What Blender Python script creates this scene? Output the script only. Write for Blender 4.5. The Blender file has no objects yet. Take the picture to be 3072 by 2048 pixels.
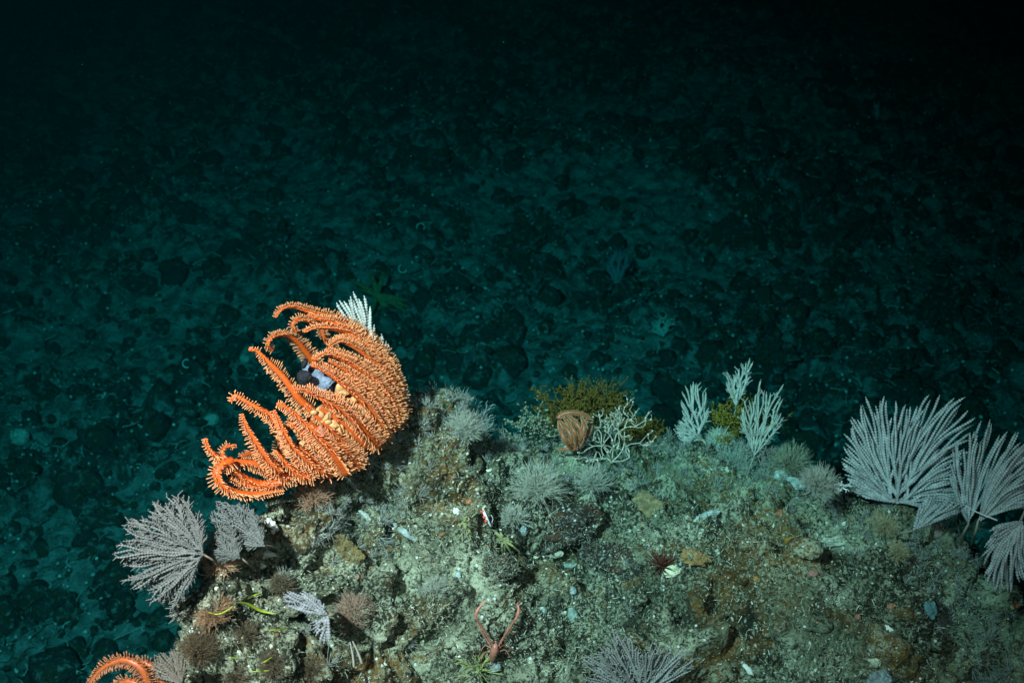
import bpy, math, random
import numpy as np
from mathutils import Vector, Matrix, noise
from mathutils.bvhtree import BVHTree

R = math.radians
rng = np.random.default_rng(7)
random.seed(7)
sc = bpy.context.scene
COL = sc.collection

# ------------------------------------------------------------------ camera
CAM = np.array((0.0, 0.0, 4.0)); PITCH = R(25.0); FPX = 3294.0; IW, IH = 3072.0, 2048.0
cd = bpy.data.cameras.new('camera'); cam = bpy.data.objects.new('camera', cd); COL.objects.link(cam)
cam.location = CAM; cam.rotation_euler = (R(90) - PITCH, 0, 0)
cd.sensor_width = 36; cd.lens = 36 * FPX / IW; cd.clip_start = 0.05; cd.clip_end = 200
sc.camera = cam
cd.dof.use_dof = True; cd.dof.focus_distance = 2.35; cd.dof.aperture_fstop = 5.0
AX = np.array((1.0, 0, 0)); AF = np.array((0, math.cos(PITCH), -math.sin(PITCH))); AU = np.array((0, math.sin(PITCH), math.cos(PITCH)))

# ------------------------------------------------------------------ water light (deep sea: no daylight at all)
w = bpy.data.worlds.new('World'); sc.world = w; w.use_nodes = True
w.node_tree.nodes['Background'].inputs[0].default_value = (0.02, 0.5, 0.55, 1)
w.node_tree.nodes['Background'].inputs[1].default_value = 0.0004

def strobe(name, loc, aim, watts, color, cone, blend, radius):
    l = bpy.data.lights.new(name, 'SPOT'); l.energy = watts; l.color = color
    l.spot_size = R(cone); l.spot_blend = blend; l.shadow_soft_size = radius
    o = bpy.data.objects.new(name, l); COL.objects.link(o); o.location = loc
    o.rotation_euler = (Vector(aim) - Vector(loc)).to_track_quat('-Z', 'Y').to_euler()
    return o
STROBE_COL = (1.0, 0.101, 0.110)
strobe('vehicle_lamp', (-0.88, 0.0, 4.78), (-0.54, 3.2, 2.20), 12900, STROBE_COL, 72, 1.0, 0.035)
strobe('fan_fill_lamp', (0.45, -0.15, 4.35), (0.5, 3.0, 2.5), 800, STROBE_COL, 80, 1.0, 0.12)  # weak fill light added to lift the right-hand sea fans

vs = sc.view_settings
vs.view_transform = 'Standard'; vs.look = 'None'; vs.gamma = 1.0; vs.exposure = 0.0
sc.cycles.use_denoising = True
sc.cycles.max_bounces = 5; sc.cycles.volume_bounces = 0; sc.cycles.diffuse_bounces = 2
sc.cycles.glossy_bounces = 2; sc.cycles.transparent_max_bounces = 8

# ------------------------------------------------------------------ helpers
def P(u, v, d):
    return CAM + d * (AF + AX * ((u - IW / 2) / FPX) - AU * ((v - IH / 2) / FPX))

def unit(a):
    n = np.linalg.norm(a, axis=-1, keepdims=True); n[n == 0] = 1
    return a / n

def ico(level):
    t = (1 + 5 ** .5) / 2
    vs_ = [(-1,t,0),(1,t,0),(-1,-t,0),(1,-t,0),(0,-1,t),(0,1,t),(0,-1,-t),(0,1,-t),(t,0,-1),(t,0,1),(-t,0,-1),(-t,0,1)]
    fs = [(0,11,5),(0,5,1),(0,1,7),(0,7,10),(0,10,11),(1,5,9),(5,11,4),(11,10,2),(10,7,6),(7,1,8),(3,9,4),(3,4,2),(3,2,6),(3,6,8),(3,8,9),(4,9,5),(2,4,11),(6,2,10),(8,6,7),(9,8,1)]
    vs_ = [tuple(unit(np.array(v, float))) for v in vs_]
    for _ in range(level):
        mid = {}; nf = []
        def m(a, b):
            k = (min(a, b), max(a, b))
            if k not in mid:
                mid[k] = len(vs_); vs_.append(tuple(unit((np.array(vs_[a]) + np.array(vs_[b])) / 2)))
            return mid[k]
        for a, b, c in fs:
            ab, bc, ca = m(a, b), m(b, c), m(c, a)
            nf += [(a, ab, ca), (b, bc, ab), (c, ca, bc), (ab, bc, ca)]
        fs = nf
    return np.array(vs_), np.array(fs)
ICO = [ico(k) for k in range(5)]

class MB:
    """collects tubes and lumps, then links them as one mesh object"""
    def __init__(s): s.v = []; s.c = []; s.f = []; s.n = 0
    def add(s, v, f, c):
        v = np.asarray(v, float).reshape(-1, 3)
        c = np.asarray(c, float)
        if c.ndim == 1: c = np.tile(c[:3], (len(v), 1))
        s.v.append(v); s.c.append(c[:, :3]); s.f.append(np.asarray(f) + s.n); s.n += len(v)
    def tubes(s, paths, rad, ns=4, col=(1, 1, 1), cap=True):
        """paths (N,K,3), rad (N,K) or scalar, col (3,), (N,3) or (N,K,3)"""
        p = np.asarray(paths, float)
        if p.ndim == 2: p = p[None]
        N, K, _ = p.shape
        r = np.broadcast_to(np.asarray(rad, float), (N, K)) if np.ndim(rad) < 2 or np.shape(rad) != (N, K) else np.asarray(rad, float)
        t = np.empty_like(p); t[:, 1:-1] = p[:, 2:] - p[:, :-2]; t[:, 0] = p[:, 1] - p[:, 0]; t[:, -1] = p[:, -1] - p[:, -2]
        t = unit(t)
        a = np.zeros((N, K, 3)); ref = np.tile(np.array((0.31, -0.87, 0.38)), (N, 1))
        bad = np.abs((unit(p[:, -1] - p[:, 0]) * ref).sum(-1)) > .9; ref[bad] = (0.9, .3, .3)
        prev = ref
        for k in range(K):
            q = prev - (prev * t[:, k]).sum(-1, keepdims=True) * t[:, k]; q = unit(q); a[:, k] = q; prev = q
        b = np.cross(t, a)
        ang = np.arange(ns) * 2 * math.pi / ns
        ring = a[:, :, None] * np.cos(ang)[None, None, :, None] + b[:, :, None] * np.sin(ang)[None, None, :, None]
        v = p[:, :, None] + ring * r[:, :, None, None]
        c = np.asarray(col, float)
        if c.ndim == 1: c = np.tile(c, (N, K, 1))
        elif c.ndim == 2: c = np.repeat(c[:, None], K, 1)
        cc = np.repeat(c[:, :, None], ns, 2).reshape(-1, 3)
        j = np.arange(ns); jn = (j + 1) % ns
        k = np.arange(K - 1)[:, None] * ns
        q = np.stack([k + j, k + jn, k + ns + jn, k + ns + j], -1).reshape(-1, 4)
        f = (q[None] + (np.arange(N) * K * ns)[:, None, None]).reshape(-1, 4)
        s.add(v.reshape(-1, 3), f, cc)
        if cap:
            s.n0 = s.n
            top = (np.arange(N) * K * ns + (K - 1) * ns)[:, None]
            if ns == 3: cf = top + j
            elif ns == 4: cf = top + j
            else: cf = None
            if cf is not None: s.f.append(cf + s.n - N * K * ns)
            else:
                for base in top[:, 0]:
                    for m_ in range(1, ns - 1):
                        s.f.append(np.array([[base, base + m_, base + m_ + 1]]) + s.n - N * K * ns)
    def blobs(s, cen, scale, col, level=1, jit=.15, axes=None):
        cen = np.asarray(cen, float).reshape(-1, 3); N = len(cen)
        bv, bf = ICO[level]
        scale = np.asarray(scale, float)
        if scale.ndim == 0: scale = np.full((N, 3), float(scale))
        elif scale.ndim == 1 and len(scale) == N and N != 3: scale = np.repeat(scale[:, None], 3, 1)
        elif scale.ndim == 1: scale = np.tile(scale, (N, 1))
        if axes is None:
            q = unit(rng.normal(size=(N, 4)))
            w_, x, y, z = q.T
            Rm = np.stack([1-2*(y*y+z*z), 2*(x*y-z*w_), 2*(x*z+y*w_), 2*(x*y+z*w_), 1-2*(x*x+z*z), 2*(y*z-x*w_), 2*(x*z-y*w_), 2*(y*z+x*w_), 1-2*(x*x+y*y)], -1).reshape(N, 3, 3)
        else: Rm = np.asarray(axes, float); Rm = np.broadcast_to(Rm, (N, 3, 3))
        loc = bv[None] * (1 + rng.uniform(-jit, jit, (N, len(bv), 1))) * scale[:, None, :]
        v = cen[:, None] + np.einsum('nij,nkj->nki', Rm, loc)
        f = (bf[None] + (np.arange(N) * len(bv))[:, None, None]).reshape(-1, 3)
        c = np.asarray(col, float)
        c = np.tile(c, (N, 1)) if c.ndim == 1 else c
        s.add(v.reshape(-1, 3), f, np.repeat(c, len(bv), 0))
    def build(s, name, m, parent=None, loc=None, smooth=True):
        v = np.concatenate(s.v); c = np.concatenate(s.c)
        org = np.array(parent.matrix_world.translation) if parent else (np.array(loc) if loc is not None else np.zeros(3))
        if parent is not None:
            org = np.array(root_loc(parent))
        me = bpy.data.meshes.new(name)
        fl = [x for x in s.f if len(x)]
        loops = np.concatenate([x.reshape(-1) for x in fl]); tot = np.concatenate([np.full(len(x), x.shape[1]) for x in fl])
        start = np.concatenate([[0], np.cumsum(tot)[:-1]])
        me.vertices.add(len(v)); me.vertices.foreach_set('co', (v - org).astype(np.float32).ravel())
        me.loops.add(len(loops)); me.loops.foreach_set('vertex_index', loops.astype(np.int32))
        me.polygons.add(len(tot)); me.polygons.foreach_set('loop_start', start.astype(np.int32))
        me.polygons.foreach_set('use_smooth', np.full(len(tot), smooth))
        a = me.color_attributes.new('Col', 'FLOAT_COLOR', 'POINT')
        a.data.foreach_set('color', np.concatenate([c, np.ones((len(c), 1))], 1).astype(np.float32).ravel())
        me.update(calc_edges=True); me.validate()
        me.materials.append(m)
        o = bpy.data.objects.new(name, me); COL.objects.link(o)
        if parent is not None: o.parent = parent
        elif loc is not None: o.location = loc
        return o

def root_loc(o):
    l = Vector((0, 0, 0))
    while o is not None: l = l + o.location; o = o.parent
    return tuple(l)

def tag(o, label=None, cat=None, group=None, kind=None):
    if label: o['label'] = label
    if cat: o['category'] = cat
    if group: o['group'] = group
    if kind: o['kind'] = kind
    return o
def thing(name, label, cat, loc, group=None):
    o = bpy.data.objects.new(name, None); COL.objects.link(o); o.location = tuple(loc); o.empty_display_size = .05
    return tag(o, label, cat, group)

# ------------------------------------------------------------------ materials
def mat(name, base=None, rough=.7, bump=0.0, bscale=200, var=.25, vscale=60, sss=0, spec=.3, emit=None):
    m = bpy.data.materials.new(name); m.use_nodes = True; nt = m.node_tree; N = nt.nodes; L = nt.links
    b = N['Principled BSDF']; b.inputs['Roughness'].default_value = rough; b.inputs['Specular IOR Level'].default_value = spec
    geo = N.new('ShaderNodeNewGeometry')
    if base is None:
        c = N.new('ShaderNodeAttribute'); c.attribute_name = 'Col'; csock = c.outputs['Color']
    else:
        c = N.new('ShaderNodeRGB'); c.outputs[0].default_value = (*base, 1); csock = c.outputs[0]
    n = N.new('ShaderNodeTexNoise'); n.inputs['Scale'].default_value = vscale; n.inputs['Detail'].default_value = 4
    L.new(geo.outputs['Position'], n.inputs['Vector'])
    mr = N.new('ShaderNodeMapRange'); mr.inputs['From Min'].default_value = .3; mr.inputs['From Max'].default_value = .7
    mr.inputs['To Min'].default_value = 1 - var; mr.inputs['To Max'].default_value = 1 + var
    L.new(n.outputs['Fac'], mr.inputs['Value'])
    mx = N.new('ShaderNodeMix'); mx.data_type = 'RGBA'; mx.blend_type = 'MULTIPLY'; mx.inputs[0].default_value = 1
    L.new(csock, mx.inputs[6]); L.new(mr.outputs[0], mx.inputs[7]); L.new(mx.outputs[2], b.inputs['Base Color'])
    if bump:
        n2 = N.new('ShaderNodeTexNoise'); n2.inputs['Scale'].default_value = bscale; n2.inputs['Detail'].default_value = 3
        L.new(geo.outputs['Position'], n2.inputs['Vector'])
        bp = N.new('ShaderNodeBump'); bp.inputs['Strength'].default_value = 1; bp.inputs['Distance'].default_value = bump
        L.new(n2.outputs['Fac'], bp.inputs['Height']); L.new(bp.outputs[0], b.inputs['Normal'])
    if sss:
        b.inputs['Subsurface Weight'].default_value = sss; b.inputs['Subsurface Radius'].default_value = (.01, .006, .004)
        b.inputs['Subsurface Scale'].default_value = .5
    return m

def node_math(nt, op, a, b=None, clamp=False):
    n = nt.nodes.new('ShaderNodeMath'); n.operation = op; n.use_clamp = clamp
    for i, x in enumerate((a, b)):
        if x is None: continue
        if isinstance(x, (int, float)): n.inputs[i].default_value = x
        else: nt.links.new(x, n.inputs[i])
    return n.outputs[0]

def rock_material(name, dark, mid, pale, rust, grain=120, patch=6, palemix=.5, speck=.06, mask_attr=None):
    """encrusted rock: granules of pale sediment and growth over dark stone, rusty stains, scattered white shell specks"""
    m = bpy.data.materials.new(name); m.use_nodes = True; nt = m.node_tree; N = nt.nodes; L = nt.links
    b = N['Principled BSDF']; b.inputs['Roughness'].default_value = .85; b.inputs['Specular IOR Level'].default_value = .25
    geo = N.new('ShaderNodeNewGeometry'); pos = geo.outputs['Position']
    def nz(scale, det=3, rough=.6, dist=0):
        n = N.new('ShaderNodeTexNoise'); n.inputs['Scale'].default_value = scale; n.inputs['Detail'].default_value = det
        n.inputs['Roughness'].default_value = rough; n.inputs['Distortion'].default_value = dist
        L.new(pos, n.inputs['Vector']); return n.outputs['Fac']
    def rampv(x, a, c):
        r_ = N.new('ShaderNodeMapRange'); r_.inputs['From Min'].default_value = a; r_.inputs['From Max'].default_value = c
        L.new(x, r_.inputs['Value']); return r_.outputs[0]
    def mixc(f, a, c):
        x = N.new('ShaderNodeMix'); x.data_type = 'RGBA'
        if isinstance(f, (int, float)): x.inputs[0].default_value = f
        else: L.new(f, x.inputs[0])
        for i, q in ((6, a), (7, c)):
            if isinstance(q, tuple): x.inputs[i].default_value = (*q, 1)
            else: L.new(q, x.inputs[i])
        return x.outputs[2]
    fine = nz(grain, 4, .7); coarse = nz(patch, 4, .6, .4); mid_ = nz(patch * 4, 4, .65, .3); fine2 = nz(grain * .45, 3, .7)
    # amount of pale cover: patches x grains
    s = node_math(nt, 'ADD', node_math(nt, 'MULTIPLY', coarse, 1.1), node_math(nt, 'MULTIPLY', mid_, 1.1))
    s = node_math(nt, 'ADD', s, node_math(nt, 'MULTIPLY', fine, 2.0))
    s = node_math(nt, 'ADD', s, node_math(nt, 'MULTIPLY', fine2, .9))
    if mask_attr:
        at = N.new('ShaderNodeAttribute'); at.attribute_name = mask_attr
        s = node_math(nt, 'ADD', s, node_math(nt, 'MULTIPLY', at.outputs['Fac'], 1.25))
    thr = 2.55 + (.5 - palemix) * 1.2
    f = rampv(s, thr - .17, thr + .17)
    stone = mixc(rampv(nz(patch * 1.7, 4, .6, .5), .48, .60), dark, rust)
    cover = mixc(rampv(nz(patch * 3.1, 3), .4, .62), mid, pale)
    c = mixc(f, stone, cover)
    vo = N.new('ShaderNodeTexVoronoi'); vo.inputs['Scale'].default_value = grain * .55; L.new(pos, vo.inputs['Vector'])
    sep = N.new('ShaderNodeSeparateColor'); L.new(vo.outputs['Color'], sep.inputs[0])
    pick = node_math(nt, 'LESS_THAN', sep.outputs[0], speck * 2.2)
    dot = node_math(nt, 'LESS_THAN', node_math(nt, 'ADD', vo.outputs['Distance'], node_math(nt, 'MULTIPLY', fine, .5)), .50)
    c = mixc(node_math(nt, 'MULTIPLY', pick, dot), c, (.72, .74, .66))
    L.new(c, b.inputs['Base Color'])
    h = node_math(nt, 'ADD', node_math(nt, 'MULTIPLY', fine, 1.0), node_math(nt, 'MULTIPLY', fine2, 1.6))
    bp = N.new('ShaderNodeBump'); bp.inputs['Strength'].default_value = 1; bp.inputs['Distance'].default_value = 1.1 / grain
    L.new(h, bp.inputs['Height']); L.new(bp.outputs[0], b.inputs['Normal'])
    return m

M_ROCK = rock_material('encrusted_rock', (.022, .024, .013), (.185, .200, .120), (.45, .465, .31), (.17, .085, .018), 140, 2.6, .49, .06)
M_COBBLE = rock_material('dark_cobble', (.030, .024, .018), (.12, .11, .085), (.40, .44, .36), (.085, .038, .018), 150, 10, .33, .08)
M_SEABED = rock_material('seabed_rubble', (.035, .042, .039), (.08, .10, .092), (.215, .24, .228), (.06, .05, .03), 34, 4.5, .43, .0, 'sediment')
M_STONE = rock_material('slope_stone', (.032, .038, .035), (.08, .105, .095), (.21, .25, .225), (.05, .04, .02), 42, 9, .30, .0)
M_COL = mat('growth', None, .7, 0, var=.25, vscale=90)
M_SPINE = mat('spine_tissue', None, .45, 0, var=.15, vscale=120, spec=.5, sss=0)
M_FAN = mat('sea_fan_tissue', None, .6, 0, var=.28, vscale=110, spec=.35)
M_SPONGE = mat('sponge_tissue', None, .75, .006, 170, .5, 85)
M_WET = mat('smooth_tissue', None, .35, .001, 200, .12, 60, spec=.5)

# ------------------------------------------------------------------ the rock outcrop
ctrl = [  # (u, v, depth) read off the crest line and the face of the outcrop
 (610,1640,2.12),(600,1760,2.06),(590,1900,2.02),(560,2048,2.0),(540,2300,1.95),(700,1570,2.2),(800,1515,2.28),(1000,1460,2.42),(1130,1340,2.52),
 (1190,1235,2.62),(1300,1225,2.72),(1420,1268,2.8),(1560,1325,2.86),(1700,1368,2.92),(1960,1372,3.02),(2200,1378,3.04),(2400,1415,2.92),
 (2500,1480,2.74),(2680,1520,2.6),(2860,1590,2.5),(3000,1680,2.42),(3200,1860,2.36),(3500,2000,2.3),
 (900,1700,2.24),(850,1900,2.12),(1000,2048,2.14),(1000,2350,2.1),(1250,1500,2.5),(1300,1750,2.36),(1500,1600,2.52),(1500,1850,2.38),(1500,2048,2.34),(1500,2400,2.28),
 (1750,1500,2.7),(2000,1600,2.62),(2000,1850,2.46),(2000,2048,2.4),(2000,2400,2.3),(2300,1550,2.64),(2500,1700,2.48),(2500,1900,2.38),(2500,2048,2.34),(2500,2400,2.26),
 (2800,1800,2.36),(2900,2048,2.28),(3100,2300,2.2),(3400,2400,2.2),(1750,1700,2.56),(700,1750,2.1),(720,2048,2.08)]
CP = np.array([P(*c) for c in ctrl])
def tps_fit(xy, z, lam=1e-3):
    n = len(xy); d = np.linalg.norm(xy[:, None] - xy[None], axis=-1)
    K = np.where(d > 0, d * d * np.log(d + 1e-12), 0) + lam * np.eye(n)
    Pm = np.c_[np.ones(n), xy]; A = np.block([[K, Pm], [Pm.T, np.zeros((3, 3))]])
    return np.linalg.solve(A, np.r_[z, 0, 0, 0])
TW = tps_fit(CP[:, :2], CP[:, 2])
def tps(xy):
    out = np.full(len(xy), TW[-3]) + xy @ TW[-2:]
    for i, c in enumerate(CP[:, :2]):
        d = np.linalg.norm(xy - c, axis=1); out += TW[i] * np.where(d > 1e-9, d * d * np.log(d + 1e-12), 0)
    return out
edge_px = [(520,2300,1.95),(548,2048,2.0),(572,1900,2.02),(585,1760,2.06),(598,1660,2.12),(690,1570,2.2),(800,1508,2.28),(960,1440,2.42),(1100,1340,2.52),(1180,1235,2.62),(1300,1222,2.72),
 (1420,1262,2.8),(1560,1322,2.86),(1700,1362,2.92),(1960,1364,3.02),(2200,1370,3.04),(2390,1405,2.92),(2490,1470,2.74),(2680,1512,2.6),(2860,1580,2.5),(3000,1670,2.42),(3200,1850,2.36),(3500,1990,2.3)]
EP = np.array([P(*c)[:2] for c in edge_px])
poly = np.vstack([EP, [(3.2, 1.2), (3.2, 0.9), (-1.0, 0.9)]])
def signed_out(xy):
    """distance outside the outcrop's plan outline (negative inside)"""
    dmin = np.full(len(xy), 1e9)
    for a, b in zip(EP[:-1], EP[1:]):
        ab = b - a; t = np.clip(((xy - a) @ ab) / (ab @ ab), 0, 1)
        dmin = np.minimum(dmin, np.linalg.norm(xy - (a + t[:, None] * ab), axis=1))
    ins = np.zeros(len(xy), bool)
    for a, b in zip(poly, np.roll(poly, -1, 0)):
        c = ((a[1] > xy[:, 1]) != (b[1] > xy[:, 1])) & (xy[:, 0] < (b[0] - a[0]) * (xy[:, 1] - a[1]) / (b[1] - a[1] + 1e-12) + a[0])
        ins ^= c
    return np.where(ins, -dmin, dmin)

SEA0, SEAS = P(100, 2048, 4.2), 0.278
def sea_z(x, y): return SEA0[2] + (y - SEA0[1]) * SEAS

gx = np.linspace(-1.6, 2.3, 1200); gy = np.concatenate([np.linspace(.95, 1.5, 60)[:-1], np.linspace(1.5, 2.95, 470), np.linspace(2.95, 3.7, 90)[1:]])
X, Y = np.meshgrid(gx, gy); xy = np.c_[X.ravel(), Y.ravel()]
so = signed_out(xy)
zz = tps(xy)
inner = np.clip(so, None, 0)
out = np.clip(so, 0, None)
lf = 1 / (1 + np.exp((xy[:, 0] + .35) * 14))
zz = zz - (1.3 + 2.6 * lf) * out - 9 * out ** 2 * np.exp(-out * 2) - .9 * np.clip(out - .08, 0, None)
zz = np.maximum(zz, sea_z(xy[:, 0], xy[:, 1]) - .25)
pits = [((1140,1465,2.42),.09,.13),((770,1960,2.06),.06,.14),((900,1950,2.1),.05,.12),((700,1800,2.06),.05,.10),((1020,1780,2.2),.05,.09),((620,1990,2.02),.10,.34),((1050,1985,2.14),.09,.30),((1290,1830,2.36),.07,.07),((1500,1735,2.42),.05,.045),((880,1880,2.12),.05,.06),
        ((1750,1610,2.6),.07,.05),((1350,2040,2.3),.10,.05),((3010,1840,2.38),.13,.26),((2250,1990,2.4),.07,.05),((2900,1950,2.3),.10,.05),((2330,1390,2.98),.05,.07),
        ((1010,1690,2.3),.06,.03),((2540,1640,2.5),.07,.05),((1640,1760,2.5),.08,.04),((2180,1850,2.5),.08,.05),((1200,1900,2.3),.08,.05)]
V = np.c_[xy, zz]
# normals of the smooth shape
def grid_normals(V, ny, nx):
    G = V.reshape(ny, nx, 3); du = np.gradient(G, axis=1); dv = np.gradient(G, axis=0)
    return unit(np.cross(du, dv)).reshape(-1, 3)
for (u, v, d), rad, dep in pits:
    c = P(u, v, d); q = np.sum((V[:, :2] - c[:2]) ** 2, 1) / rad ** 2
    V[:, 2] -= dep * np.exp(-q)
Nn = grid_normals(V, len(gy), len(gx))
fr = noise.fractal; vor = noise.voronoi
disp = np.empty(len(V))
for i, p in enumerate(V):
    a = Vector(p)
    d1 = fr(a * 3.2, 1.0, 2.0, 3)
    vd = vor(a * 9.0 + Vector((0, 0, 3.7)))[0]
    d3 = fr(a * 26.0, .7, 2.1, 3)
    st = min(vd[1] - vd[0], .5)
    v2 = vor(a * 24.0 + Vector((1, 5, 2)))[0]; d4 = noise.noise(a * 75.0); d5 = noise.noise(a * 130.0)
    disp[i] = d1 * .070 + st * .125 + min(v2[1] - v2[0], .5) * .026 + d3 * .022 + d4 * .0065 + d5 * .0035
fadeo = np.clip(1 - out / .3, .4, 1)
disp = (disp - .027)
V += Nn * disp[:, None]
V[:, 2] += 0
ny, nx = len(gy), len(gx)
ii = (np.arange(ny - 1)[:, None] * nx + np.arange(nx - 1)).ravel()
F = np.stack([ii, ii + 1, ii + nx + 1, ii + nx], -1)
mb = MB(); mb.add(V, F, (1, 1, 1))
rock = mb.build('rock_outcrop', M_ROCK)
tag(rock, kind='structure')
cell = (V[:, 0] > -1.7) & (so < .25)
TN = grid_normals(V, ny, nx)
bv = BVHTree.FromPolygons([tuple(p) for p in V], [tuple(int(k) for k in f) for f in F])

def on(u, v, h=0.0, dflt=2.5):
    """point on the outcrop seen at a pixel of the photograph, its normal and distance; h lifts it off the surface"""
    dr = P(u, v, 1.0) - CAM; L_ = np.linalg.norm(dr)
    hit = bv.ray_cast(Vector(CAM), Vector(dr / L_))
    if hit[0] is None: return P(u, v, dflt), np.array((0, -.5, .85)), dflt
    d = hit[3] / L_; n = np.array(hit[1]); n = n if n @ dr < 0 else -n
    if d > 3.4: return P(u, v, dflt), np.array((0, -.5, .85)), dflt
    p = np.array(hit[0]); return p - h * dr / L_, n, d

# ------------------------------------------------------------------ sea bed slope
sx = np.linspace(-9, 9, 1000); sy = np.concatenate([np.linspace(-1, 2.8, 60)[:-1], np.linspace(2.8, 8.5, 420), np.linspace(8.5, 19, 330)[1:]])
X, Y = np.meshgrid(sx, sy); SV = np.c_[X.ravel(), Y.ravel(), sea_z(X, Y).ravel()]
sd = np.empty(len(SV)); sed = np.empty(len(SV))
for i, p in enumerate(SV):
    a = Vector((p[0], p[1], 0))
    big = fr(a * .55, 1.0, 2.0, 2)
    wv = a + Vector((noise.noise(a * 2.5), noise.noise(a * 2.5 + Vector((5, 2, 1))), 0)) * .12
    wv = wv + Vector((noise.noise(a * 7), noise.noise(a * 7 + Vector((5, 2, 1))), 0)) * .07
    vd = vor(wv * 4.8)[0]; st = min((vd[1] - vd[0]) * 1.3, .55)
    vd2 = vor(wv * 9.5 + Vector((0, 0, 2)))[0]; st2 = min((vd2[1] - vd2[0]) * 1.2, .5)
    f3 = fr(a * 9, .8, 2.1, 3)
    patch = fr(a * .9 + Vector((3, 1, 7)), 1.0, 2.0, 3)
    k = 1 / (1 + math.exp((patch - .12) * 14))      # 0 where loose sediment lies smooth
    sd[i] = big * .22 + k * (st * .17 + st2 * .06) + f3 * .03
    sed[i] = .55 * (1 - k) - k * (min(st, .5) * 1.1 + st2 * .8) + .46 + .35 * f3
SV[:, 2] += sd
F2x = len(sx); ii = (np.arange(len(sy) - 1)[:, None] * F2x + np.arange(F2x - 1)).ravel()
mb = MB(); mb.add(SV, np.stack([ii, ii + 1, ii + F2x + 1, ii + F2x], -1), (1, 1, 1))
seabed = mb.build('seabed', M_SEABED)
at = seabed.data.attributes.new('sediment', 'FLOAT', 'POINT'); at.data.foreach_set('value', sed.astype(np.float32))
tag(seabed, kind='structure')
sbv = BVHTree.FromPolygons([tuple(p) for p in SV], [(int(i), int(i + 1), int(i + F2x + 1), int(i + F2x)) for i in ii])
def far(u, v):
    dr = P(u, v, 1.0) - CAM; L_ = np.linalg.norm(dr)
    hit = sbv.ray_cast(Vector(CAM), Vector(dr / L_)); n = np.array(hit[1]); n = n if n @ dr < 0 else -n
    return np.array(hit[0]), n, hit[3] / L_
def sea_sample(n, y0=2.6, y1=13, p=1.5):
    y = y0 + (y1 - y0) * rng.uniform(0, 1, n) ** p; x = rng.uniform(-1, 1, n) * (y * .56 + .5)
    ix = np.clip(((x + 9) / 18 * (len(sx) - 1)).astype(int), 0, len(sx) - 1); iy = np.clip(np.searchsorted(sy, y), 0, len(sy) - 1)
    z = SV[iy * F2x + ix, 2]
    return np.c_[x, y, z]

# loose stones too many to count
mb = MB(); n = 9000
c = sea_sample(n); s = .014 * rng.pareto(1.8, n).clip(0, 5) + .014
sc3 = np.c_[s, s * rng.uniform(.6, 1, n), s * rng.uniform(.5, .9, n)]
mb.blobs(c, sc3, (1, 1, 1), 1, .22)
tag(mb.build('rubble', M_STONE), 'dark and pale rubble strewn over the far slope', kind='stuff')
mb = MB(); n = 9000; c = sea_sample(n, 2.6, 12, 1.5)
mb.blobs(c + np.array((0, 0, .012)), rng.uniform(.003, .009, n), np.array((.42, .50, .46)) * rng.uniform(.4, 1.2, (n, 1)) ** 1.5, 0, .4)
tag(mb.build('shell_grit', M_COL), 'pale shell grit sprinkled over the far slope', kind='stuff')
# pale broken twigs of dead coral
mb = MB(); n = 9000; c = sea_sample(n, 2.6, 11, 1.6)
th = rng.uniform(0, 2 * math.pi, n); ln = rng.uniform(.015, .08, n); k = np.linspace(0, 1, 5)
bend = rng.normal(0, 1.0, n)
pth = np.stack([c[:, None, 0] + ln[:, None] * (k * np.cos(th[:, None] + bend[:, None] * k)), c[:, None, 1] + ln[:, None] * k * np.sin(th[:, None] + bend[:, None] * k),
                c[:, None, 2] + .018 + ln[:, None] * k * rng.uniform(-.1, .5, (n, 1))], -1)
g = rng.uniform(.14, .62, (n, 1)) ** 1.3
mb.tubes(pth, np.linspace(.0028, .0016, 5)[None] * rng.uniform(.6, 1.5, (n, 1)), 3, np.hstack([g * .9, g, g * .9]))
tag(mb.build('coral_rubble', M_COL), 'pale broken coral twigs scattered over the far slope', kind='stuff')

# ------------------------------------------------------------------ growth that covers the outcrop
vis = np.where((so < .035) & (V[:, 1] > 1.35) & (V[:, 0] > -1.4) & (V[:, 0] < 1.9))[0]
area = 1 / np.clip(np.abs(Nn[vis, 2]), .15, 1); area /= area.sum()
clumps = np.array([noise.noise(Vector(q) * 5.5) + .5 * noise.noise(Vector(q) * 14) for q in V[vis]])
def rock_sample(n, top=False, clump=False):
    wgt = area
    if clump: wgt = area / (1 + np.exp(-(clumps - .08) * 14)) + area * .22; wgt = wgt / wgt.sum()
    if top:
        wgt = area * np.exp(-((so[vis] + .03) / .10) ** 2) * np.where(V[vis, 0] > -.42, 1, .06); wgt = wgt / wgt.sum()
    k = rng.choice(vis, n, p=wgt); j = rng.uniform(-.0022, .0022, (n, 3)); return V[k] + j, TN[k]
def frames(nrm):
    """rotation matrices with third axis along nrm, random spin"""
    r = unit(rng.normal(size=nrm.shape)); a = unit(np.cross(nrm, r)); b = np.cross(nrm, a)
    return np.stack([a, b, nrm], -1)
PAL = np.array([(.46,.46,.32),(.27,.29,.19),(.17,.18,.12),(.025,.028,.022),(.38,.35,.19),(.14,.09,.03),(.24,.12,.04),(.66,.64,.48),(.08,.09,.06),(.20,.25,.20),(.40,.24,.18)])
PW = np.array([.12,.16,.17,.20,.06,.07,.02,.05,.12,.02,.01]); PW /= PW.sum()
mb = MB()
n = 52000; p, nn = rock_sample(n, clump=True); s = .0011 + .0010 * rng.pareto(2.6, n).clip(0, 4)
s3 = np.c_[s * rng.uniform(.8, 1.7, n), s, s * rng.uniform(.35, .8, n)]
mb.blobs(p + nn * .0005, s3, PAL[rng.choice(len(PAL), n, p=PW)] * rng.uniform(.6, 1.2, (n, 1)), 0, .45, frames(nn))
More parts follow.
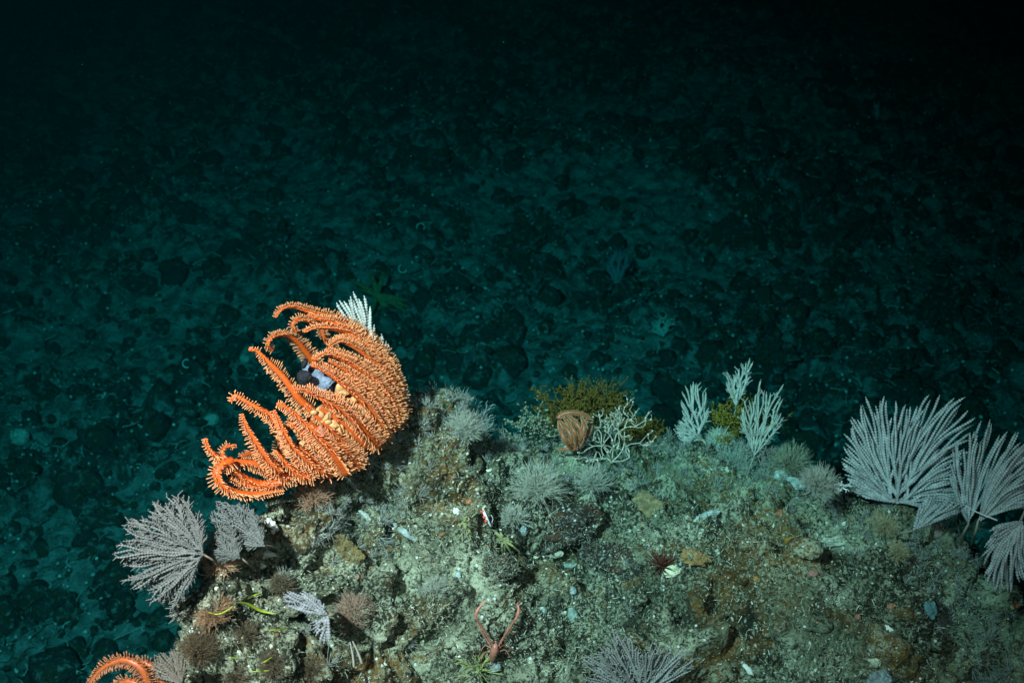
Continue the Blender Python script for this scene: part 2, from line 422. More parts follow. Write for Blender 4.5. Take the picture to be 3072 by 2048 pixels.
tag(mb.build('shell_gravel', M_COL, smooth=False), 'gritty crust of shell bits and gravel on the outcrop', kind='stuff')

mb = MB(); n = 900; p, nn = rock_sample(n); s = .006 + .006 * rng.pareto(2.3, n).clip(0, 3.5)
mb.blobs(p - nn * (s * .15)[:, None], np.c_[s * rng.uniform(1, 1.7, n), s, s * rng.uniform(.5, .9, n)], (1, 1, 1), 2, .11, frames(nn))
tag(mb.build('small_stones', M_ROCK), 'small encrusted stones cemented into the outcrop', kind='stuff')
def hairs(mb, p, d, ln, r0, r1, col, K=4, curl=.35, ns=3):
    n = len(p); k = np.linspace(0, 1, K)[None, :, None]
    side = unit(rng.normal(size=(n, 3))) * curl
    pth = p[:, None] + d[:, None] * (ln[:, None, None] * k) + side[:, None] * (ln[:, None, None] * k ** 2)
    rr = (r0 + (r1 - r0) * np.linspace(0, 1, K))[None] * np.ones((n, 1))
    mb.tubes(pth, rr, ns, col)
    return pth
# short turf: little curled tubes and hydroid threads
mb = MB(); n = 25000; p, nn = rock_sample(n, clump=True)
d = unit(nn * .6 + rng.normal(size=(n, 3)) * .8); ln = rng.uniform(.004, .011, n)
cc = np.array([(.46,.46,.32),(.28,.30,.20),(.17,.18,.11),(.38,.34,.19),(.68,.68,.54),(.07,.07,.04)])[rng.choice(6, n, p=[.20,.22,.2,.12,.08,.18])] * rng.uniform(.6, 1.1, (n, 1))
hairs(mb, p, d, ln, .0012, .0007, cc, 4, .9)
tag(mb.build('worm_tubes', M_COL), 'tangle of tiny pale worm tubes crusting the outcrop', kind='stuff')
# fluffy hydroids, thick along the crest
mb = MB(); nt_ = 950
p, nn = rock_sample(nt_, True); p2, nn2 = rock_sample(12); p = np.vstack([p, p2]); nn = np.vstack([nn, nn2]); nt_ = len(p)
ht = rng.uniform(.015, .042, nt_); up = unit(nn + np.array((0, -.15, .9)))
for q in range(22):
    d = unit(up + rng.normal(size=(nt_, 3)) * .48)
    g = rng.uniform(.22, .46, (nt_, 1)); cc = g * np.array((1.0, 1.02, .84))
    pth = hairs(mb, p, d, ht * rng.uniform(.4, 1.05, nt_), .0007, .0003, cc, 4, .3)
    if q % 2 == 0:
        hairs(mb, pth[:, 2], unit(d + rng.normal(size=(nt_, 3)) * .6), ht * .35, .0006, .0003, cc, 3, .3)
tag(mb.build('hydroid_turf', M_COL), 'fluffy grey hydroid turf on the crest of the outcrop', kind='stuff')

# ------------------------------------------------------------------ generic organism builders
def spline(pts, n):
    p = np.array(pts, float); p = np.vstack([2 * p[0] - p[1], p, 2 * p[-1] - p[-2]])
    segs = len(p) - 3; out_ = []
    L_ = [np.linalg.norm(p[i + 2] - p[i + 1]) for i in range(segs)]; T = np.cumsum([0] + L_)
    for x in np.linspace(0, T[-1] - 1e-9, n):
        i = min(int(np.searchsorted(T, x, side='right')) - 1, segs - 1); t = (x - T[i]) / (L_[i] + 1e-12)
        a, b, c_, d = p[i:i + 4]
        out_.append(.5 * ((2 * b) + (c_ - a) * t + (2 * a - 5 * b + 4 * c_ - d) * t * t + (3 * b - a - 3 * c_ + d) * t ** 3))
    return np.array(out_)

def sea_fan(name, label, base, d, tips, n, rpx=5.0, col=(.46, .44, .44), stem=None, stemcol=(.30, .26, .18), yaw=0, back=0.0, layers=1,
            bead=8.0, group=None, cat='sea fan', levels=(0, .10, .27, .47, .70), jitR=.10, curve=0.0, lean=0.0, bumps=.34, twigs=0, wav=1.4, bow=0, gaps=.0):
    """flat branching colony. base: pixel of the fork; d: depth; tips: (angle, length in px)"""
    sc_ = d / FPX
    ex = AX * math.cos(R(yaw)) + np.array((0, 1, 0)) * math.sin(R(yaw)); ey = unit(AU + AF * lean)
    b0 = P(base[0], base[1], d); ez = np.cross(ex, ey)
    root = P(stem[-1][0], stem[-1][1], stem[-1][2] if len(stem[-1]) > 2 else d) if stem else b0
    if stem and d < 3.4 and on(*stem[-1][:2])[2] < 3.3 and stem[-1][1] < 2100 and stem[-1][0] < 3060: root = on(*stem[-1][:2])[0]
    t = thing(name, label, cat, root, group)
    ta = np.array([a for a, _ in tips], float); tr = np.array([r for _, r in tips], float)
    o_ = np.argsort(ta); ta, tr = ta[o_], tr[o_]
    mb = MB()
    for lay in range(layers):
        nn_ = n if lay == 0 else int(n * .7)
        th = np.linspace(ta[0], ta[-1], nn_) + rng.uniform(-.6, .6, nn_) * (ta[-1] - ta[0]) / nn_ * .8
        rr = np.interp(th, ta, tr) * (1 - rng.uniform(0, jitR, nn_)) * (1 if lay == 0 else rng.uniform(.6, .92, nn_))
        mean = [np.full(nn_, th.mean())]; sizes = [max(2, nn_ // 3), max(2, nn_ // 8), 3, 1]
        lv = list(levels); grp = []
        for q in range(1, len(lv)):
            gs = [nn_ / 3.0, nn_ / 7.0, 4, 2, 1][q - 1] if q < len(lv) - 1 else 1
            idx = (np.arange(nn_) / max(gs, 1)).astype(int); m_ = np.array([th[idx == idx[i_]].mean() for i_ in range(nn_)])
            mean.append(m_)
        for i_ in range(nn_):
            if rng.random() < gaps: continue
            K = max(8, int(rr[i_] / bead * 2)); s_ = np.linspace(0, 1, K)
            a = np.interp(s_, lv + [1.0], [mm[i_] for mm in mean] + [th[i_]])
            a = a + bow * (.35 - s_ ** 1.6) + curve * (th[i_] - th.mean()) * s_ ** 2 + wav * np.sin(s_ * 9 + i_) * s_
            rad_ = rr[i_] * s_
            zo = (math.sin(i_ * 1.7) * .012 + math.sin(i_ * .37 + lay) * .02) * s_ * (rr[i_] / 300) + back * lay
            pts = b0 + ex * (rad_ * np.cos(np.radians(a)) * sc_)[:, None] + ey * (rad_ * np.sin(np.radians(a)) * sc_)[:, None] + ez * zo[:, None]
            keep = s_ >= (0 if i_ % 4 == 0 else .10)
            pts = pts[keep]; ss = s_[keep]
            rb = rpx * sc_ * (1 + .0 * ss); mod = 1 + bumps * np.where(np.arange(len(ss)) % 2, 1, -1) + rng.uniform(-.15, .15, len(ss))
            taper = np.clip((1 - ss) * len(ss) / 3.0, .35, 1) * np.clip(.45 + ss * 3, 0, 1)
            g = rng.uniform(.82, 1.12)
            cc = np.array(col)[None] * g * (1 + .22 * np.where(np.arange(len(ss)) % 2, 1, -1))[:, None]
            mb.tubes(pts[None], (rb * mod * taper)[None], 6, cc[None])
            if twigs:
                m_ = rng.integers(int(len(ss) * .2), len(ss) - 1, twigs)
                dd = unit(np.gradient(pts, axis=0)[m_]); sg = rng.choice([-1, 1], twigs)[:, None]
                dir_ = unit(dd * .8 + np.cross(dd, ez) * sg * .7); ll = rng.uniform(8, 22, twigs) * sc_
                hairs(mb, pts[m_], dir_, ll, rpx * sc_ * .6, rpx * sc_ * .45, np.array(col) * g, 4, .15, 4)
    mb.build('branches', M_FAN, t)
    sm = MB()
    if stem:
        pp = [b0] + [P(x[0], x[1], x[2] if len(x) > 2 else d) for x in stem]; pp[-1] = root
        path = spline(pp, 14); sm.tubes(path[None], np.linspace(rpx * .9, rpx * 1.3, 14)[None] * sc_, 7, stemcol)
        sm.blobs([pp[-1]], np.array((1, 1, .6)) * rpx * sc_ * 2.2, stemcol, 2, .15)
    else:
        sm.blobs([b0], np.array((1, 1, .7)) * rpx * sc_ * 1.6, stemcol, 2, .15)
    sm.build('stem', M_COL, t)
    return t

def bush(name, label, cat, base, h_px, w_px, d, col, n0=7, depth=4, rad=2.0, spread=.5, group=None, polyp=None, droop=0, ang0=90, jitter=.12, K=5):
    sc_ = d / FPX; b0 = P(base[0], base[1], d)
    t = thing(name, label, cat, b0, group); mb = MB(); tipsl = []
    H = h_px * sc_; wr = w_px / max(h_px, 1)
    rnd = random.Random(hash(label) % 9973 if False else sum(map(ord, label)))
    base_dir = np.array(AX * math.cos(R(ang0)) + np.array((0, 0, 1)) * math.sin(R(ang0)))
    stack = []
    for i_ in range(n0):
        sp = (rnd.random() - .5) * wr * 1.6
        stack.append((b0, unit(base_dir + AX * sp * math.sin(R(ang0)) + np.array((0, 1, 0)) * rnd.uniform(-.4, .4)), H * .42 * rnd.uniform(.8, 1.1), rad * sc_, depth))
    by = []
    while stack:
        p0, dr, ln, r_, dep = stack.pop()
        side = np.array([rnd.gauss(0, 1) for _ in range(3)]) * jitter * ln
        k = np.linspace(0, 1, K)[:, None]
        path = p0 + dr * ln * k + side * np.sin(k * math.pi) + np.array((0, 0, -droop)) * ln * k ** 2
        by.append((path, np.linspace(r_, r_ * .8, K)))
        if dep > 1:
            for _ in range(rnd.choice((2, 2, 3))):
                e = path[rnd.choice((K - 1, K - 1, K - 2, max(1, K - 3)))]
                nd = unit(dr + np.array((rnd.gauss(0, spread), rnd.gauss(0, spread * .8), rnd.gauss(0, spread)))); stack.append((e, nd, ln * rnd.uniform(.6, .85), r_ * .8, dep - 1))
        else: tipsl.append(path[-1])
    pr = np.array([b[0] for b in by]); rr = np.array([b[1] for b in by])
    mb.tubes(pr, rr, 5, np.array(col)[None] * rng.uniform(.75, 1.15, (len(by), 1)))
    mb.blobs([b0], np.array((1.2, 1.2, .7)) * rad * sc_ * 2, np.array(col) * .7, 1, .2)
    merge = name in ('stony_coral', 'soft_coral') and polyp
    if not merge: mb.build('branches', M_FAN, t)
    if polyp:
        pm = mb if merge else MB(); pts = pr[:, 1:].reshape(-1, 3); pick = rng.random(len(pts)) < polyp[2]; pts = pts[pick]
        pm.blobs(pts + rng.normal(0, rad * sc_ * .5, pts.shape), polyp[1] * sc_ * rng.uniform(.6, 1.3, len(pts)), np.array(polyp[0])[None] * rng.uniform(.7, 1.15, (len(pts), 1)), 1, .2)
        pm.build('branches' if merge else 'polyps', M_FAN if merge else M_COL, t)
    return t

def lump(name, label, cat, u, v, rx, ry, col, rz=None, rot=0, group=None, m=None, rough=.12, nsc=9, h=0, level=4, tilt=None, far_=False, part=None):
    p, nrm, d = far(u, v) if far_ else on(u, v)
    sc_ = d / FPX; rz = (min(rx, ry) * .7 if rz is None else rz) * sc_
    bvv, bff = ICO[level]; ca, sa = math.cos(R(rot)), math.sin(R(rot))
    ex = AX * ca + AU * sa; ey = -AX * sa + AU * ca; ez = -AF
    vv = bvv.copy(); dd = np.array([fr(Vector(q) * 1.6 + Vector((u * .01, v * .01, 0)), 1., 2., 3) for q in bvv]); vv = vv * (1 + rough * dd[:, None])
    w_ = p + ex * (vv[:, :1] * rx * sc_) + ey * (vv[:, 1:2] * ry * sc_) + ez * (vv[:, 2:] * rz) + np.array(ez) * (rz * .25 + h)
    mb = MB(); dd2 = np.array([noise.noise(Vector(q) * nsc) for q in bvv])
    mb.add(w_, bff, np.array(col)[None] * (1 + .35 * dd2[:, None]))
    o = mb.build(name, m or M_SPONGE, None, tuple(p))
    if m is M_COBBLE:
        rad_ = (w_ - (p + np.array(ez) * (rz * .25 + h))); fn = unit(rad_ / np.array((rx, 1, ry)).max() + 0 * rad_); ok = np.where((rad_ @ -AF > 0))[0]
        k_ = rng.choice(ok, 900); cm = MB(); q0 = w_[k_] + rng.normal(0, .004, (900, 3)); q0 = w_[k_] + (q0 - w_[k_]) - fn[k_] * ((q0 - w_[k_]) * fn[k_]).sum(-1, keepdims=True)
        cm.blobs(q0, .0010 + .0010 * rng.pareto(2.5, 900).clip(0, 4), PAL[rng.choice(len(PAL), 900, p=PW)] * .6, 0, .4)
        hairs(cm, q0[:500], unit(fn[k_[:500]] + rng.normal(0, .8, (500, 3))), rng.uniform(.003, .009, 500), .0009, .0006, np.array((.22, .24, .17)), 4, .8)
        tag(cm.build('crust', M_COL, o), kind='stuff')
    return tag(o, label, cat, group)

def tuft(name, label, cat, u, v, rpx, n, col, group=None, r0=1.1, tipcol=None, up=1.0, core=None, sidebr=True, K=5, flat=1.0, ball=False, h=0, dd_=None):
    """a ball or half ball of fine threads"""
    p, nrm, d = on(u, v, h)
    if dd_: p = P(u, v, dd_); d = dd_
    sc_ = d / FPX; t = thing(name, label, cat, p, group)
    if cat == 'hydroid': rpx *= 1.15; n = int(n * 1.5); col = np.array(col) * np.array((1.5, 1.3, 1.12))
    dr = unit(rng.normal(size=(n, 3)));
    if not ball: dr = unit(dr + (np.array((0, -.25, 1.0)) * up))
    dr[:, 2] *= flat; mb = MB(); ln = rpx * sc_ * rng.uniform(.75, 1.05, n)
    cc = np.array(col)[None] * rng.uniform(.75, 1.15, (n, 1))
    pth = hairs(mb, np.tile(p, (n, 1)), dr, ln, r0 * sc_, r0 * sc_ * .5, cc, K, .18)
    if sidebr:
        for q in (1, 2, 2, 3, 3):
            q = min(q, K - 1)
            hairs(mb, pth[:, q], unit(dr + rng.normal(size=(n, 3)) * .35), ln * .38, r0 * sc_ * .7, r0 * sc_ * .4, cc, 3, .15)
    mb.build('threads', M_COL, t)
    cm = MB(); cm.blobs([p], np.array((1, 1, .8)) * rpx * sc_ * (.16 if core is None else core[1]), np.array(col) * .7 if core is None else core[0], 2, .15); cm.build('base', M_COL, t)
    return t

# ------------------------------------------------------------------ the big orange many-armed sea star
ORANGE = np.array((.68, .105, .012)); PEACH = np.array((.85, .33, .125)); RED = np.array((.60, .075, .010))
def arm_mesh(parent, path, r, spl, step, col=ORANGE, scol=PEACH, facing=None, rows=((1, .12), (-1, .12), (.75, .8), (-.75, .8)), tipc=1.0):
    """one tapering arm with comb-like rows of blunt spines"""
    K = len(path); s_ = np.linspace(0, 1, K)          # s = 0 at the tip
    rad = r * np.clip(.38 + .95 * s_, 0, 1.15)
    mb = MB(); knob = 1 + .18 * np.where(np.arange(K) % 2, 1, -1)
    g = (.85 + .3 * s_)[:, None]
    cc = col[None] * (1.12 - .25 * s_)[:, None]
    mb.tubes(path[None], (rad * knob)[None], 8, cc[None])
    mb.blobs([path[0]], rad[0] * 1.1, col, 1, .05)
    arm = mb.build('arm', M_SPINE, parent)
    t = unit(np.gradient(path, axis=0)); f = facing if facing is not None else np.tile(-AF, (K, 1))
    f = unit(f - (f * t).sum(-1, keepdims=True) * t); sd_ = np.cross(t, f)
    sm = MB()
    for a, b in rows:
        n = K; idx = np.arange(n)
        dr = unit(sd_ * a + f * b + t * rng.uniform(-.22, -.08, (n, 1)) + rng.normal(0, .085, (n, 3)))
        ln = spl * rng.uniform(.72, 1.15, n) * np.clip(.42 + 1.5 * s_, 0, 1)
        k = np.array([0, .55, .85, 1.0])[None, :, None]
        if b >= 1.0: ln = ln * .42
        pth = path[:, None] + dr[:, None] * (rad[:, None, None] * .6 + ln[:, None, None] * k)
        rr = spl * np.array([.036, .044, .056, .026])[None] * np.ones((n, 1))
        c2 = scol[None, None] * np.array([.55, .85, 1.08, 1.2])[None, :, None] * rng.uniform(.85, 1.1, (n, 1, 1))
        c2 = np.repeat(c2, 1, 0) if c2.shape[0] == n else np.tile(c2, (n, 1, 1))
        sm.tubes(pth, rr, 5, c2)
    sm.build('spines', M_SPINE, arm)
    return arm

SD = 2.17
star_c = P(560 + 880 / 2.24, 840 + 900 / 2.24, SD)
star = thing('sea_star', 'large bright orange many-armed sea star curled like a basket on the outcrop edge', 'sea star', P(900, 1500, 2.3))
Z0 = 0.105
def sp(x, y, side, lay=0.0):
    """crop pixel of the big star -> world, on a rounded basket"""
    u, v = 560 + x / 2.24, 840 + y / 2.24
    q = ((x - 900) / 640) ** 2 + ((y - 860) / 660) ** 2
    bulge = math.sqrt(max(0.0, 1 - min(q, 1))) * .125
    return P(u, v, SD + .03 + .27 * (x - 300) / 1000 - side * bulge - lay)
arms = [  # (points from tip to base, front/back, layer)
 ([(600,245),(640,195),(720,178),(830,212),(960,245),(1080,290),(1200,372),(1300,470),(1380,570)], .5, 0),
 ([(735,345),(712,300),(750,265),(810,270),(900,300),(1040,335),(1150,400)], -.3, 0),
 ([(795,345),(860,322),(960,322),(1070,345),(1180,405),(1280,490),(1370,600)], .7, .01),
 ([(820,235),(900,262),(1000,285),(1110,340),(1220,420),(1310,520)], .6, .012),
 ([(575,470),(545,430),(585,378),(670,368),(745,415),(800,480),(860,560),(930,660)], -.7, 0),
 ([(425,468),(480,482),(560,560),(640,640),(700,720),(760,800),(850,880)], .25, 0),
 ([(960,440),(1020,408),(1110,440),(1210,505),(1310,585),(1390,690),(1420,800)], .9, .004),
 ([(1000,395),(1090,390),(1200,440),(1300,510),(1390,610)], .7, 0),
 ([(862,530),(930,498),(1040,525),(1150,585),(1260,660),(1350,760),(1405,870),(1410,960)], 1, .012),
 ([(845,575),(900,598),(1000,660),(1100,740),(1200,830),(1280,930),(1330,1030)], 1, .03),
 ([(960,545),(1060,600),(1170,680),(1270,770),(1350,880),(1390,980)], 1, .008),
 ([(1040,640),(1130,690),(1230,775),(1320,880),(1370,1000)], 1, .016),
 ([(720,732),(800,745),(900,795),(1010,850),(1110,930),(1210,1030),(1290,1110)], 1, .045),
 ([(300,812),(325,775),(420,828),(550,900),(620,990),(690,1100),(760,1230)], .6, .01),
 ([(612,832),(680,860),(780,950),(880,1050),(980,1150),(1070,1295)], 1, .035),
 ([(590,880),(640,985),(705,1105),(800,1200),(910,1295)], .9, .012),
 ([(375,905),(400,975),(450,1060),(500,1140),(560,1215),(625,1280)], .6, .02),
 ([(130,1070),(150,1130),(215,1195),(300,1265),(380,1325),(490,1370),(600,1370)], .4, .01),
 ([(325,1110),(275,1118),(238,1160),(285,1210),(380,1222),(460,1235),(540,1280),(620,1330)], .2, .0),
 ([(645,1415),(500,1432),(380,1432),(280,1405),(218,1350),(205,1290),(240,1240),(300,1215)], .3, .035),
 ([(290,1330),(400,1375),(520,1390),(640,1350),(720,1290)], .5, .01),
 ([(640,1040),(720,1150),(790,1240),(850,1320)], .8, .0),
 ([(960,1070),(1040,1130),(1110,1190),(1150,1255)], 1, .01),
 ([(700,960),(800,1050),(900,1150),(980,1230),(1030,1290)], 1, .0),
 ([(1080,860),(1170,950),(1240,1040),(1260,1140)], 1, .012),
 ([(1130,790),(1220,880),(1310,985),(1340,1070)], 1, .0),
 ([(1230,730),(1320,825),(1390,925),(1400,1010)], 1, -.01),
 ([(1280,640),(1360,730),(1425,830),(1430,920)], .9, -.01),
 ([(900,1100),(1000,1180),(1080,1220),(1140,1250)], 1, -.005),
 ([(760,1130),(860,1210),(930,1290),(960,1310)], 1, -.008),
 ([(1000,770),(1090,850),(1190,960),(1280,1085)], 1, -.004),
 ([(1160,640),(1260,730),(1350,850),(1400,960)], 1, -.006),
 ([(720,900),(830,1010),(940,1110),(1040,1190),(1100,1260)], 1, -.006),
 ([(640,1000),(700,1090),(790,1190),(880,1270)], .9, -.01),
 ([(900,860),(1000,930),(1100,1010),(1200,1110)], 1, .0),
 ([(800,850),(900,940),(990,1030),(1080,1130),(1120,1230)], 1, -.004),
 ([(1060,520),(1160,570),(1270,660),(1350,770)], 1, -.01),
 ([(480,1160),(560,1250),(640,1310),(740,1330)], .7, -.01),
 ([(600,1150),(680,1240),(760,1310),(840,1325)], .8, -.01),
 ([(780,880),(700,960),(640,1080),(640,1200),(690,1290)], -.5, 0),
 ([(900,300),(930,400),(1000,480),(1080,560)], -.4, 0),
 ([(370,1180),(450,1165),(540,1210),(630,1270)], -.2, 0),
]
arms += [([(x + 20, y - 26) for x, y in pts[1:]], side, lay - .012) for pts, side, lay in arms if side >= .9 and pts[-1][0] > 1100]
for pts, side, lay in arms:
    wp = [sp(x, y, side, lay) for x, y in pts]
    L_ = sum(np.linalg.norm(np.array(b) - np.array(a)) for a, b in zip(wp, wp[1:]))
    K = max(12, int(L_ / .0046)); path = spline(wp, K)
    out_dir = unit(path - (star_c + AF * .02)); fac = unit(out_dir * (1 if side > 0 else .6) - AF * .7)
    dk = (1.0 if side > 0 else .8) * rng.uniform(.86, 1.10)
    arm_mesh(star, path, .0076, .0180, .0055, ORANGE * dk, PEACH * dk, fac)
# body: a bowl of pale lumps and orange flesh that carries the arms
mb = MB(); bl, bf = ICO[4]
loc_ = []
for q in bl:
    q = np.array(q); nn_ = noise.fractal(Vector(q) * 2.3, 1., 2., 3)
    loc_.append(q * (1 + .10 * nn_))
loc_ = np.array(loc_); keep_c = []
cen = P(560 + 960 / 2.24, 840 + 890 / 2.24, SD + .31)
ax1 = unit(AX * .62 + AU * .78); ax2 = unit(-AX * .78 + AU * .62)
wv = cen + (ax1 * loc_[:, :1] * .135) + (ax2 * loc_[:, 1:2] * .075) + (-AF * loc_[:, 2:] * .085) + ax1 * (-.02) + (AX * .035 - AU * .03)
mb.add(wv, bf, RED * 1.0); mb.build('disc', M_SPINE, star)
for (x, y, r_) in [(900,920,34),(985,985,36),(945,950,26),(1120,830,36),(1165,685,22),(1050,740,30),(830,1100,22),(1160,880,28),(870,900,20),(1020,1010,20),(1060,1040,26),(1200,950,22)]:
    mb = MB(); c0 = sp(x, y, 1, -.012); r_ *= 1.25
    mb.blobs(c0 + rng.normal(0, .007, (5, 3)), np.c_[rng.uniform(.6, 1.1, (5, 2)), rng.uniform(.5, .9, (5, 1))] * r_ / 2.24 * SD / FPX, np.array((.62, .33, .13)) * rng.uniform(.8, 1.1, (5, 1)), 3, .0)
    for vv_ in mb.v: vv_ += np.array([list(noise.noise_vector(Vector(q) * 60) * .005) for q in vv_])
    mb.build('gonad', M_WET, star)

# grey and dark blue stalked animal gripped inside
gp = P(930, 1120, SD + .14)
SDB = SD + .03
g = thing('cup_sponge', 'slate blue and dark grey cup-shaped sponge gripped inside the big orange sea star', 'sponge', gp)
mb = MB(); ang = np.linspace(0, 2 * math.pi, 40, endpoint=False); prof = [(0, .012), (.02, .022), (.05, .034), (.08, .038), (.10, .034), (.095, .026), (.07, .018)]
axd = unit(AX * .75 - AU * .65 - AF * .2); e1 = unit(np.cross(axd, AF)); e2 = np.cross(axd, e1)
base_ = P(918, 1096, SD + .14); vv = []; cc = []
for z_, r_ in [(a_ * .82, b_ * .82) for a_, b_ in prof]:
    for a in ang:
        rr_ = r_ * (1 + .06 * math.sin(3 * a))
        vv.append(base_ + axd * z_ + (e1 * math.cos(a) + e2 * math.sin(a)) * rr_); cc.append((.16, .20, .255))
nA = len(ang); ff = [(i_ * nA + j, i_ * nA + (j + 1) % nA, (i_ + 1) * nA + (j + 1) % nA, (i_ + 1) * nA + j) for i_ in range(len(prof) - 1) for j in range(nA)]
mb.add(vv, ff, np.array(cc)); mb.v[0] += np.array([list(noise.noise_vector(Vector(q) * 22) * .008) for q in mb.v[0]]); mb.build('cup', M_SPONGE, g)
mb = MB(); mb.blobs([P(910, 1130, SD + .07), P(917, 1090, SD + .08)], np.array([(.020, .014, .016), (.009, .011, .010)]), (.014, .016, .020), 3, .03)
for vv_ in mb.v: vv_ += np.array([list(noise.noise_vector(Vector(q) * 32) * .010) for q in vv_])
mb.build('dark_lobe', M_SPONGE, g)

# ------------------------------------------------------------------ other orange sea stars
def basket_star(label, pts_list, d0, r, spl, col, scol, loc, disc, group=None, rows=((1, .25), (-1, .25), (.8, .9), (-.8, .9))):
    t = thing('sea_star', label, 'sea star', loc, group)
    for pts in pts_list:
        wp = [P(x, y, d0 - z_) for x, y, z_ in pts]
        L_ = sum(np.linalg.norm(b - a) for a, b in zip(wp, wp[1:])); path = spline(wp, max(10, int(L_ / (spl * .32))))
        arm_mesh(t, path, r, spl, 0, col, scol, None, rows)
    mb = MB(); mb.blobs([P(disc[0], disc[1], d0 + .01)], np.array((1, 1, .6)) * disc[2] * d0 / FPX, col * .8, 3, .03); mb.build('disc', M_SPINE, t)
    return t
basket_star('smaller orange many-armed sea star cut off by the bottom left corner of the photo', [
 [(262,2060,0),(300,2010,.01),(345,1984,.02),(385,1980,.03),(425,2005,.03),(450,2060,.02)],
 [(330,2075,0),(370,2045,.02),(410,2050,.03),(440,2090,.02)],
 [(230,2120,0),(290,2090,.02),(350,2080,.03),(420,2110,.02)],
 [(395,1990,-.02),(430,1985,0),(470,2010,.0),(490,2060,0)]], 2.0, .0065, .013, np.array((.40,.10,.025)), np.array((.46,.19,.08)), P(430, 2120, 2.0), (440, 2120, 40))
D2 = 2.80
basket_star('small tan orange sea star with arms closed into a ball beside the white branching coral', [
 [(1778,1262,0),(1752,1243,.02),(1712,1237,.025),(1680,1246,.02),(1676,1256,.02)],
 [(1774,1270,0),(1768,1290,.03),(1752,1320,.04),(1735,1340,.03)],
 [(1775,1262,.02),(1758,1262,.05),(1752,1290,.06),(1745,1318,.05),(1728,1340,.03)],
 [(1700,1244,.02),(1722,1262,.06),(1740,1286,.07),(1742,1312,.06),(1726,1338,.04)],
 [(1678,1262,.01),(1696,1280,.05),(1712,1305,.06),(1716,1328,.05)],
 [(1676,1268,.0),(1688,1296,.03),(1698,1322,.04),(1716,1342,.03)],
 [(1676,1262,.0),(1682,1290,.05),(1694,1318,.06),(1712,1340,.04)],
 [(1690,1250,.03),(1710,1275,.07),(1726,1300,.08),(1732,1330,.05)],
 [(1745,1250,.03),(1752,1275,.07),(1748,1305,.07),(1734,1335,.04)],
 [(1676,1350,.02),(1700,1346,.03),(1726,1342,.03),(1740,1330,.02)],
 [(1690,1245,-.02),(1686,1280,-.02),(1694,1316,-.01),(1714,1336,0)],
 [(1730,1245,-.02),(1728,1280,-.03),(1724,1316,-.01),(1722,1336,0)]], D2, .0050, .0055, np.array((.36,.105,.035)), np.array((.60,.34,.19)), P(1720, 1345, D2), (1724, 1342, 16))

# ------------------------------------------------------------------ sea fans
LG = (.36, .37, .35)
sea_fan('sea_fan', 'tallest pale lilac sea fan on the right with beaded branches spread like a feather', (2688,1508), 2.52,
 [(170,112),(163,140),(155,168),(146,190),(138,205),(131,238),(125,262),(117,292),(108,322),(101,330),(94,332),(86,328),(80,338),(72,372),(66,385),(60,372),(55,345),(50,300),(40,258),(28,255),(18,250),(8,215),(0,165)],
 98, 3.8, LG, [(2684,1530,2.55),(2688,1552,2.58)], yaw=-8, layers=2, back=.014, curve=.10, wav=1.6, bow=7, gaps=.06, levels=(0,.08,.22,.40,.62), jitR=.13, stemcol=(.34,.30,.18))
sea_fan('sea_fan', 'lilac sea fan just right of the tallest one, its branches pointing straight up', (2905,1572), 2.44,
 [(116,130),(108,200),(101,268),(94,290),(87,312),(79,338),(72,352),(66,330),(58,270)], 36, 3.8, LG, [(2890,1600,2.46),(2880,1635,2.48)], yaw=10, layers=1, jitR=.25, bow=5, gaps=.12)
sea_fan('sea_fan', 'lilac sea fan cut by the right edge of the photo, sweeping up to the right', (2935,1560), 2.38,
 [(74,250),(66,295),(60,322),(54,340),(46,350),(38,340),(30,320),(22,280)], 46, 3.8, LG, [(2925,1600,2.4),(2910,1650,2.42)], yaw=0, layers=2, back=.01, jitR=.25, bow=14, gaps=.12)
sea_fan('sea_fan', 'lilac sea fan at the right edge hanging downwards over the dark hollow', (3062,1560), 2.30,
 [(196,90),(212,120),(226,165),(234,205),(241,238),(247,250),(254,240),(262,220),(272,200),(285,190)], 48, 3.8, LG, [(3090,1500,2.32),(3130,1430,2.4),(3150,1900,2.4)][:2], yaw=-5, layers=2, back=.012, jitR=.2, curve=.1, bow=-7, gaps=.06)
sea_fan('sea_fan', 'low lilac sea fan lying flat over the crest below the tallest one', (2740,1590), 2.40,
 [(75,80),(62,110),(50,135),(38,165),(28,190),(20,205),(10,180)], 20, 4.2, (.30,.33,.31), [(2700,1600,2.44),(2690,1615,2.46)], yaw=15, layers=1, jitR=.3)
LF = (.115, .130, .112)
sea_fan('sea_fan', 'grey round sea fan leaning out over the left edge of the outcrop', (612,1663), 2.03,
 [(96,128),(104,160),(110,188),(117,210),(128,222),(138,242),(148,255),(158,262),(167,264),(175,264),(187,258),(197,242),(208,226),(221,202),(232,196),(241,190)],
 104, 3.2, LF, [(640,1680,2.05),(672,1705,2.08)], yaw=6, wav=2.4, layers=2, back=-.012, levels=(0,.07,.18,.34,.56), gaps=.10, jitR=.24, bumps=.4, twigs=14)
sea_fan('sea_fan', 'small grey sea fan directly under the big orange sea star', (800,1636), 2.12,
 [(108,95),(116,116),(125,146),(133,172),(141,200),(150,198),(161,190),(172,168),(184,150)], 64, 3.1, LF, [(822,1640,2.16),(835,1650,2.2)], yaw=-6, layers=2, back=.01, jitR=.16, bumps=.4, twigs=12)
sea_fan('sea_fan', 'pale blue grey sea fan with bare finger branches left of the pink brown tuft', (985,1838), 2.10,
 [(128,70),(140,110),(150,142),(158,150),(167,146),(176,110)], 15, 4.6, (.20,.22,.215), [(1000,1845,2.12),(1018,1860,2.14)], yaw=0, layers=2, back=.012, jitR=.25, twigs=2)
